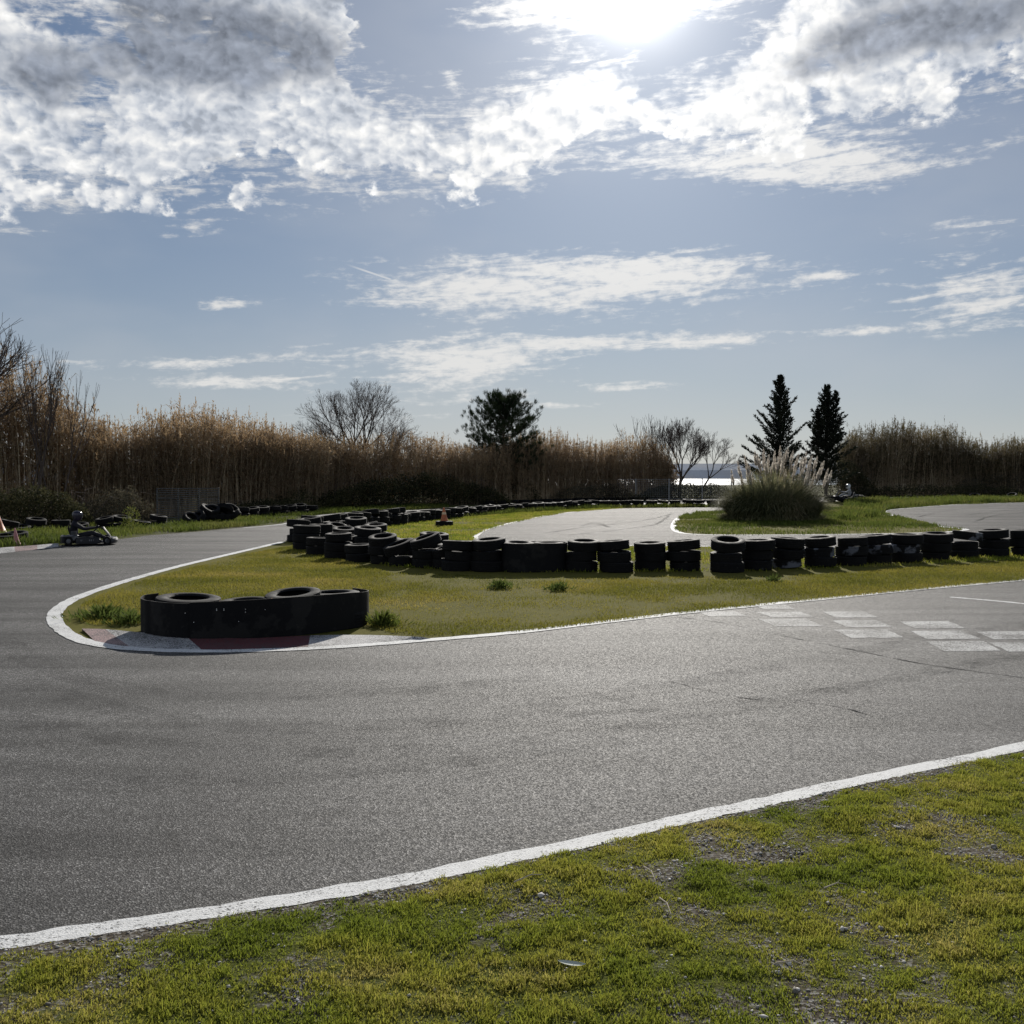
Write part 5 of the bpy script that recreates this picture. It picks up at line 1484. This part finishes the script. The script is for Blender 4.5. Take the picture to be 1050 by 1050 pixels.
# pine: round crown of upswept needle clumps
def pine(loc, H, Wd, seed, label):
    r = random.Random(seed); rn = np.random.default_rng(seed)
    root = thing('pine_tree', label, 'tree', loc)
    segs = []; clumps = []
    tr_ = [Vector((0, 0, 0)), Vector((.05, 0, H * .3)), Vector((-.05, .05, H * .6)), Vector((.02, 0, H * .95))]
    for i in range(3): segs.append((tr_[i], tr_[i + 1], .15 - .045 * i, .15 - .045 * (i + 1)))
    for k in range(125):
        t = .20 + .78 * (k / 125) ; z = H * t
        w = Wd / 2 * math.sin(min(1, (1 - t) * 1.9 + .06) * math.pi / 2) ** .8 * (1.0 if t > .3 else .8)
        w *= r.uniform(.75, 1.12)
        a = k * 2.39996 + r.uniform(-.3, .3)
        p = Vector((0, 0, z * .92)); q = Vector((math.cos(a) * w, math.sin(a) * w, z + w * r.uniform(.15, .5)))
        if q.z > H * 1.02: q.z = H * 1.02
        m_ = p.lerp(q, .5) + Vector((0, 0, -.12 * w))
        segs += [(p, m_, .035, .022), (m_, q, .022, .008)]
        for j in range(13):
            u = .35 + .65 * j / 12
            c = (p.lerp(m_, u * 2) if u < .5 else m_.lerp(q, u * 2 - 1)) + Vector((r.gauss(0, .13), r.gauss(0, .13), r.gauss(.06, .10)))
            clumps.append((c, (q - m_).normalized()))
    link('trunk', seg_mesh('trunk', [s[0] for s in segs], [s[1] for s in segs], [s[2] for s in segs], [s[3] for s in segs], 6), M['bark'], root)
    C = np.array([c for c, _ in clumps]); D = np.array([d for _, d in clumps])
    k = 30
    CC = np.repeat(C, k, 0); DD = np.repeat(D, k, 0) * .5 + np.array([0, 0, .8]) + rn.normal(0, .34, (len(C) * k, 3))
    CC = CC + rn.normal(0, .05, CC.shape)
    tn = np.clip(np.repeat(rn.uniform(0, 1, len(C)), k) * .7 + rn.uniform(0, .3, len(CC)), 0, 1)
    link('crown', leaf_mesh('crown', CC, rn.uniform(.14, .28, len(CC)), .085, tn, DD), M['pine'], root)
    return root
lc = PD(517, 500, 61.5); lc.z = 0
pine(lc, HCAM + (HOR - 404) * 61.5 / FPX - .05, 4.9, 11, 'dark round-crowned pine tree standing out above the middle reeds')
# conifers with upswept sprays
def conifer(loc, H, Wd, seed, label, leaders=(), gap=.12, zlow=.16):
    r = random.Random(seed); rn = np.random.default_rng(seed)
    root = thing('conifer', label, 'tree', loc)
    segs = [(Vector((0, 0, 0)), Vector((0, 0, H * .97)), .13, .012)]; C = []; D = []
    def branches(x0, z0, z1, wmax, n_):
        for k in range(n_):
            t = k / n_; z = z0 + (z1 - z0) * t
            w = wmax * (1 - t) ** .9 * r.choice([.5, .6, .7, .8, 1.0, 1.25, .55]) + .05
            a = k * 2.39996 + r.uniform(-.4, .4)
            slope = .35 + .75 * t
            p = Vector((x0, 0, z)); q = p + Vector((math.cos(a) * w, math.sin(a) * w, w * slope * r.uniform(.8, 1.25)))
            m_ = p.lerp(q, .5) + Vector((0, 0, -.08 * w))
            segs.append((p, m_, .018, .012)); segs.append((m_, q, .012, .004))
            dirv = (q - m_).normalized()
            nn = int(30 + w * 110)
            for j in range(nn):
                u = r.random() ** .8
                b_ = p.lerp(m_, u * 2) if u < .5 else m_.lerp(q, u * 2 - 1)
                sp = .12 * (1 - u * .80) * min(1.0, .35 + w)
                C.append(b_ + Vector((r.gauss(0, sp), r.gauss(0, sp), r.gauss(0, sp * .7))))
                D.append(dirv * .8 + Vector((r.gauss(0, .4), r.gauss(0, .4), r.gauss(.15, .3))))
    branches(0, H * zlow, H * .985, Wd / 2, 150)
    for x0, z0, z1, w in leaders:
        segs.append((Vector((0, 0, z0 * .8)), Vector((x0, 0, z0)), .04, .03)); segs.append((Vector((x0, 0, z0)), Vector((x0, 0, z1)), .03, .008))
        branches(x0, z0, z1, w, 42)
    link('trunk', seg_mesh('trunk', [s[0] for s in segs], [s[1] for s in segs], [s[2] for s in segs], [s[3] for s in segs], 5), M['bark'], root)
    C = np.array(C); D = np.array(D)
    link('crown', leaf_mesh('crown', C, rn.uniform(.10, .22, len(C)), .30, None, D), M['cypress'], root)
    print('conifer leaves', len(C))
    return root
lc = PD(799, 500, 63); lc.z = 0
conifer(lc, HCAM + (HOR - 385) * 63 / FPX, 3.9, 21, 'taller dark conifer with a ragged pointed top behind the pampas clump')
lc = PD(847, 500, 66); lc.z = 0
conifer(lc, HCAM + (HOR - 395) * 66 / FPX, 3.5, 33, 'shorter dark conifer with twin tips right of the taller one', [(.55, 3.6, HCAM + (HOR - 402) * 66 / FPX, .55), (-.55, 3.2, 5.6, .5)])

# ------------------------------------------------------------------ PAMPAS
pc = P(804, 536.5) + Vector((0, 1.6, 0))
pg = thing('pampas_grass', 'big pampas grass clump with cream plumes on the grass island', 'pampas grass', (pc.x, pc.y, 0))
r = np.random.default_rng(5)
def arch(name, n_, hmin, hmax, spread, mat, w=(.008, .016), droop=1.0, rad=.9, tint=None):
    a = r.uniform(0, 6.28, n_); rr_ = np.sqrt(r.uniform(0, 1, n_)) * rad
    b = np.stack([rr_ * np.cos(a) * 1.15, rr_ * np.sin(a) * .9, np.zeros(n_)], 1)
    a2 = a + r.normal(0, .5, n_); L = r.uniform(hmin, hmax, n_); sp = (rr_ / rad * .75 + r.uniform(0, .45, n_)) * spread; L = L * (1 - .42 * (rr_ / rad) ** 2)
    S = 5; pts = [b]
    p = b.copy(); el_ = np.full(n_, math.pi / 2) - sp * .35
    for k in range(S):
        el_ = el_ - sp * (.10 + .16 * k) * droop
        p = p + np.stack([np.cos(a2) * np.cos(el_), np.sin(a2) * np.cos(el_), np.sin(el_)], 1) * (L / S)[:, None]
        p[:, 2] = np.maximum(p[:, 2], .02)
        pts.append(p.copy())
    W = r.uniform(w[0], w[1], n_); wv = np.stack([-np.sin(a2), np.cos(a2), np.zeros(n_)], 1)
    V = []
    for k, q in enumerate(pts):
        ww = (W * (1 - (k / S) ** 2 * .9))[:, None]
        V += [q - wv * ww, q + wv * ww]
    V = np.stack(V, 1)
    i = np.arange(n_)[:, None] * (2 * (S + 1))
    q = np.concatenate([i + np.array([[2 * k, 2 * k + 1, 2 * k + 3, 2 * k + 2]]) for k in range(S)])
    tn = r.uniform(0, 1, n_) if tint is None else r.uniform(tint[0], tint[1], n_)
    return np_mesh(name, V.reshape(-1, 3), q, smooth=True, attrs={'tint': np.repeat(tn, 2 * (S + 1))})
link('leaves', arch('leaves', 10500, 1.2, 2.15, .95, M['pampas'], (.008, .016), .85, 1.28), M['pampas'], pg)
link('skirt', arch('skirt', 4500, .55, 1.05, 1.15, M['pampas'], (.007, .013), 1.0, 1.48), M['pampas'], pg)
link('dry_leaves', arch('dry_leaves', 1600, 1.3, 2.2, .6, M['pampas'], (.006, .010), .8, 1.3, (.75, 1)), M['pampas'], pg)
def plume_mesh(seed, L):
    q = np.random.default_rng(seed); n_ = 260
    t = q.uniform(0, 1, n_); a = q.uniform(0, 6.28, n_)
    C = np.stack([np.zeros(n_), np.zeros(n_), t * L], 1)
    out_ = np.sin(np.clip(t * .9 + .1, 0, 1) * math.pi) * .5 + .12
    D = np.stack([np.cos(a) * out_, np.sin(a) * out_, np.full(n_, 1.0)], 1)
    return leaf_mesh('plume', C, q.uniform(.10, .19, n_) * (1.05 - t * .4), .14, None, D)
PM = [plume_mesh(60 + i, L) for i, L in enumerate((.62, .74, .82, .54))]
plspots = [(757, 478), (764, 472), (769, 482), (774, 468), (779, 476), (783, 466), (788, 471), (792, 480), (797, 474), (800, 463), (804, 470), (808, 464), (811, 474), (815, 479), (819, 470), (823, 474), (827, 469), (830, 478), (834, 472), (838, 474), (842, 480), (845, 478), (849, 485), (853, 488), (750, 487), (760, 490), (786, 488), (806, 487), (822, 486), (836, 488), (766, 480), (777, 471), (785, 476), (794, 468), (802, 473), (813, 468), (817, 476), (826, 476), (832, 483), (840, 486), (772, 490), (796, 491), (815, 490), (828, 490)]
for i, (px, py) in enumerate(plspots):
    dy = random.uniform(-.8, .9)
    tip = PD(px, py, pc.y + dy) - pc
    tip.z = max(PD(px, py, pc.y + dy).z, 1.2) + .12
    L = (.62, .74, .82, .54)[i % 4] * .9
    ln = math.atan2(tip.x, 2.2) * .38 + random.uniform(-.05, .09)
    base = tip - Vector((math.sin(ln) * L, 0, math.cos(ln) * L))
    o = link('plume', PM[i % 4], M['plume'], pg)
    o.location = base; o.rotation_euler = (random.uniform(-.1, .1), ln, random.uniform(0, .3)); o.scale = (.9, .9, .9)
    mb = MB(); root_ = Vector((base.x * .35, base.y * .35, 0))
    mb.tube([root_, root_.lerp(base, .5) + Vector((-(base.x) * .08, 0, .05)), base, base + (tip - base) * .5], [.008, .007, .005, .003], 5)
    mb2 = mb.build('stalk', M['cane'], pg)
# parts that are repeated carry their own faces; nothing else to add
print('done', len(bpy.data.objects))
for o in bpy.data.objects:
    if 'label' in o and not 4 <= len(o['label'].split()) <= 16: print('LABEL', o.name, o['label'])
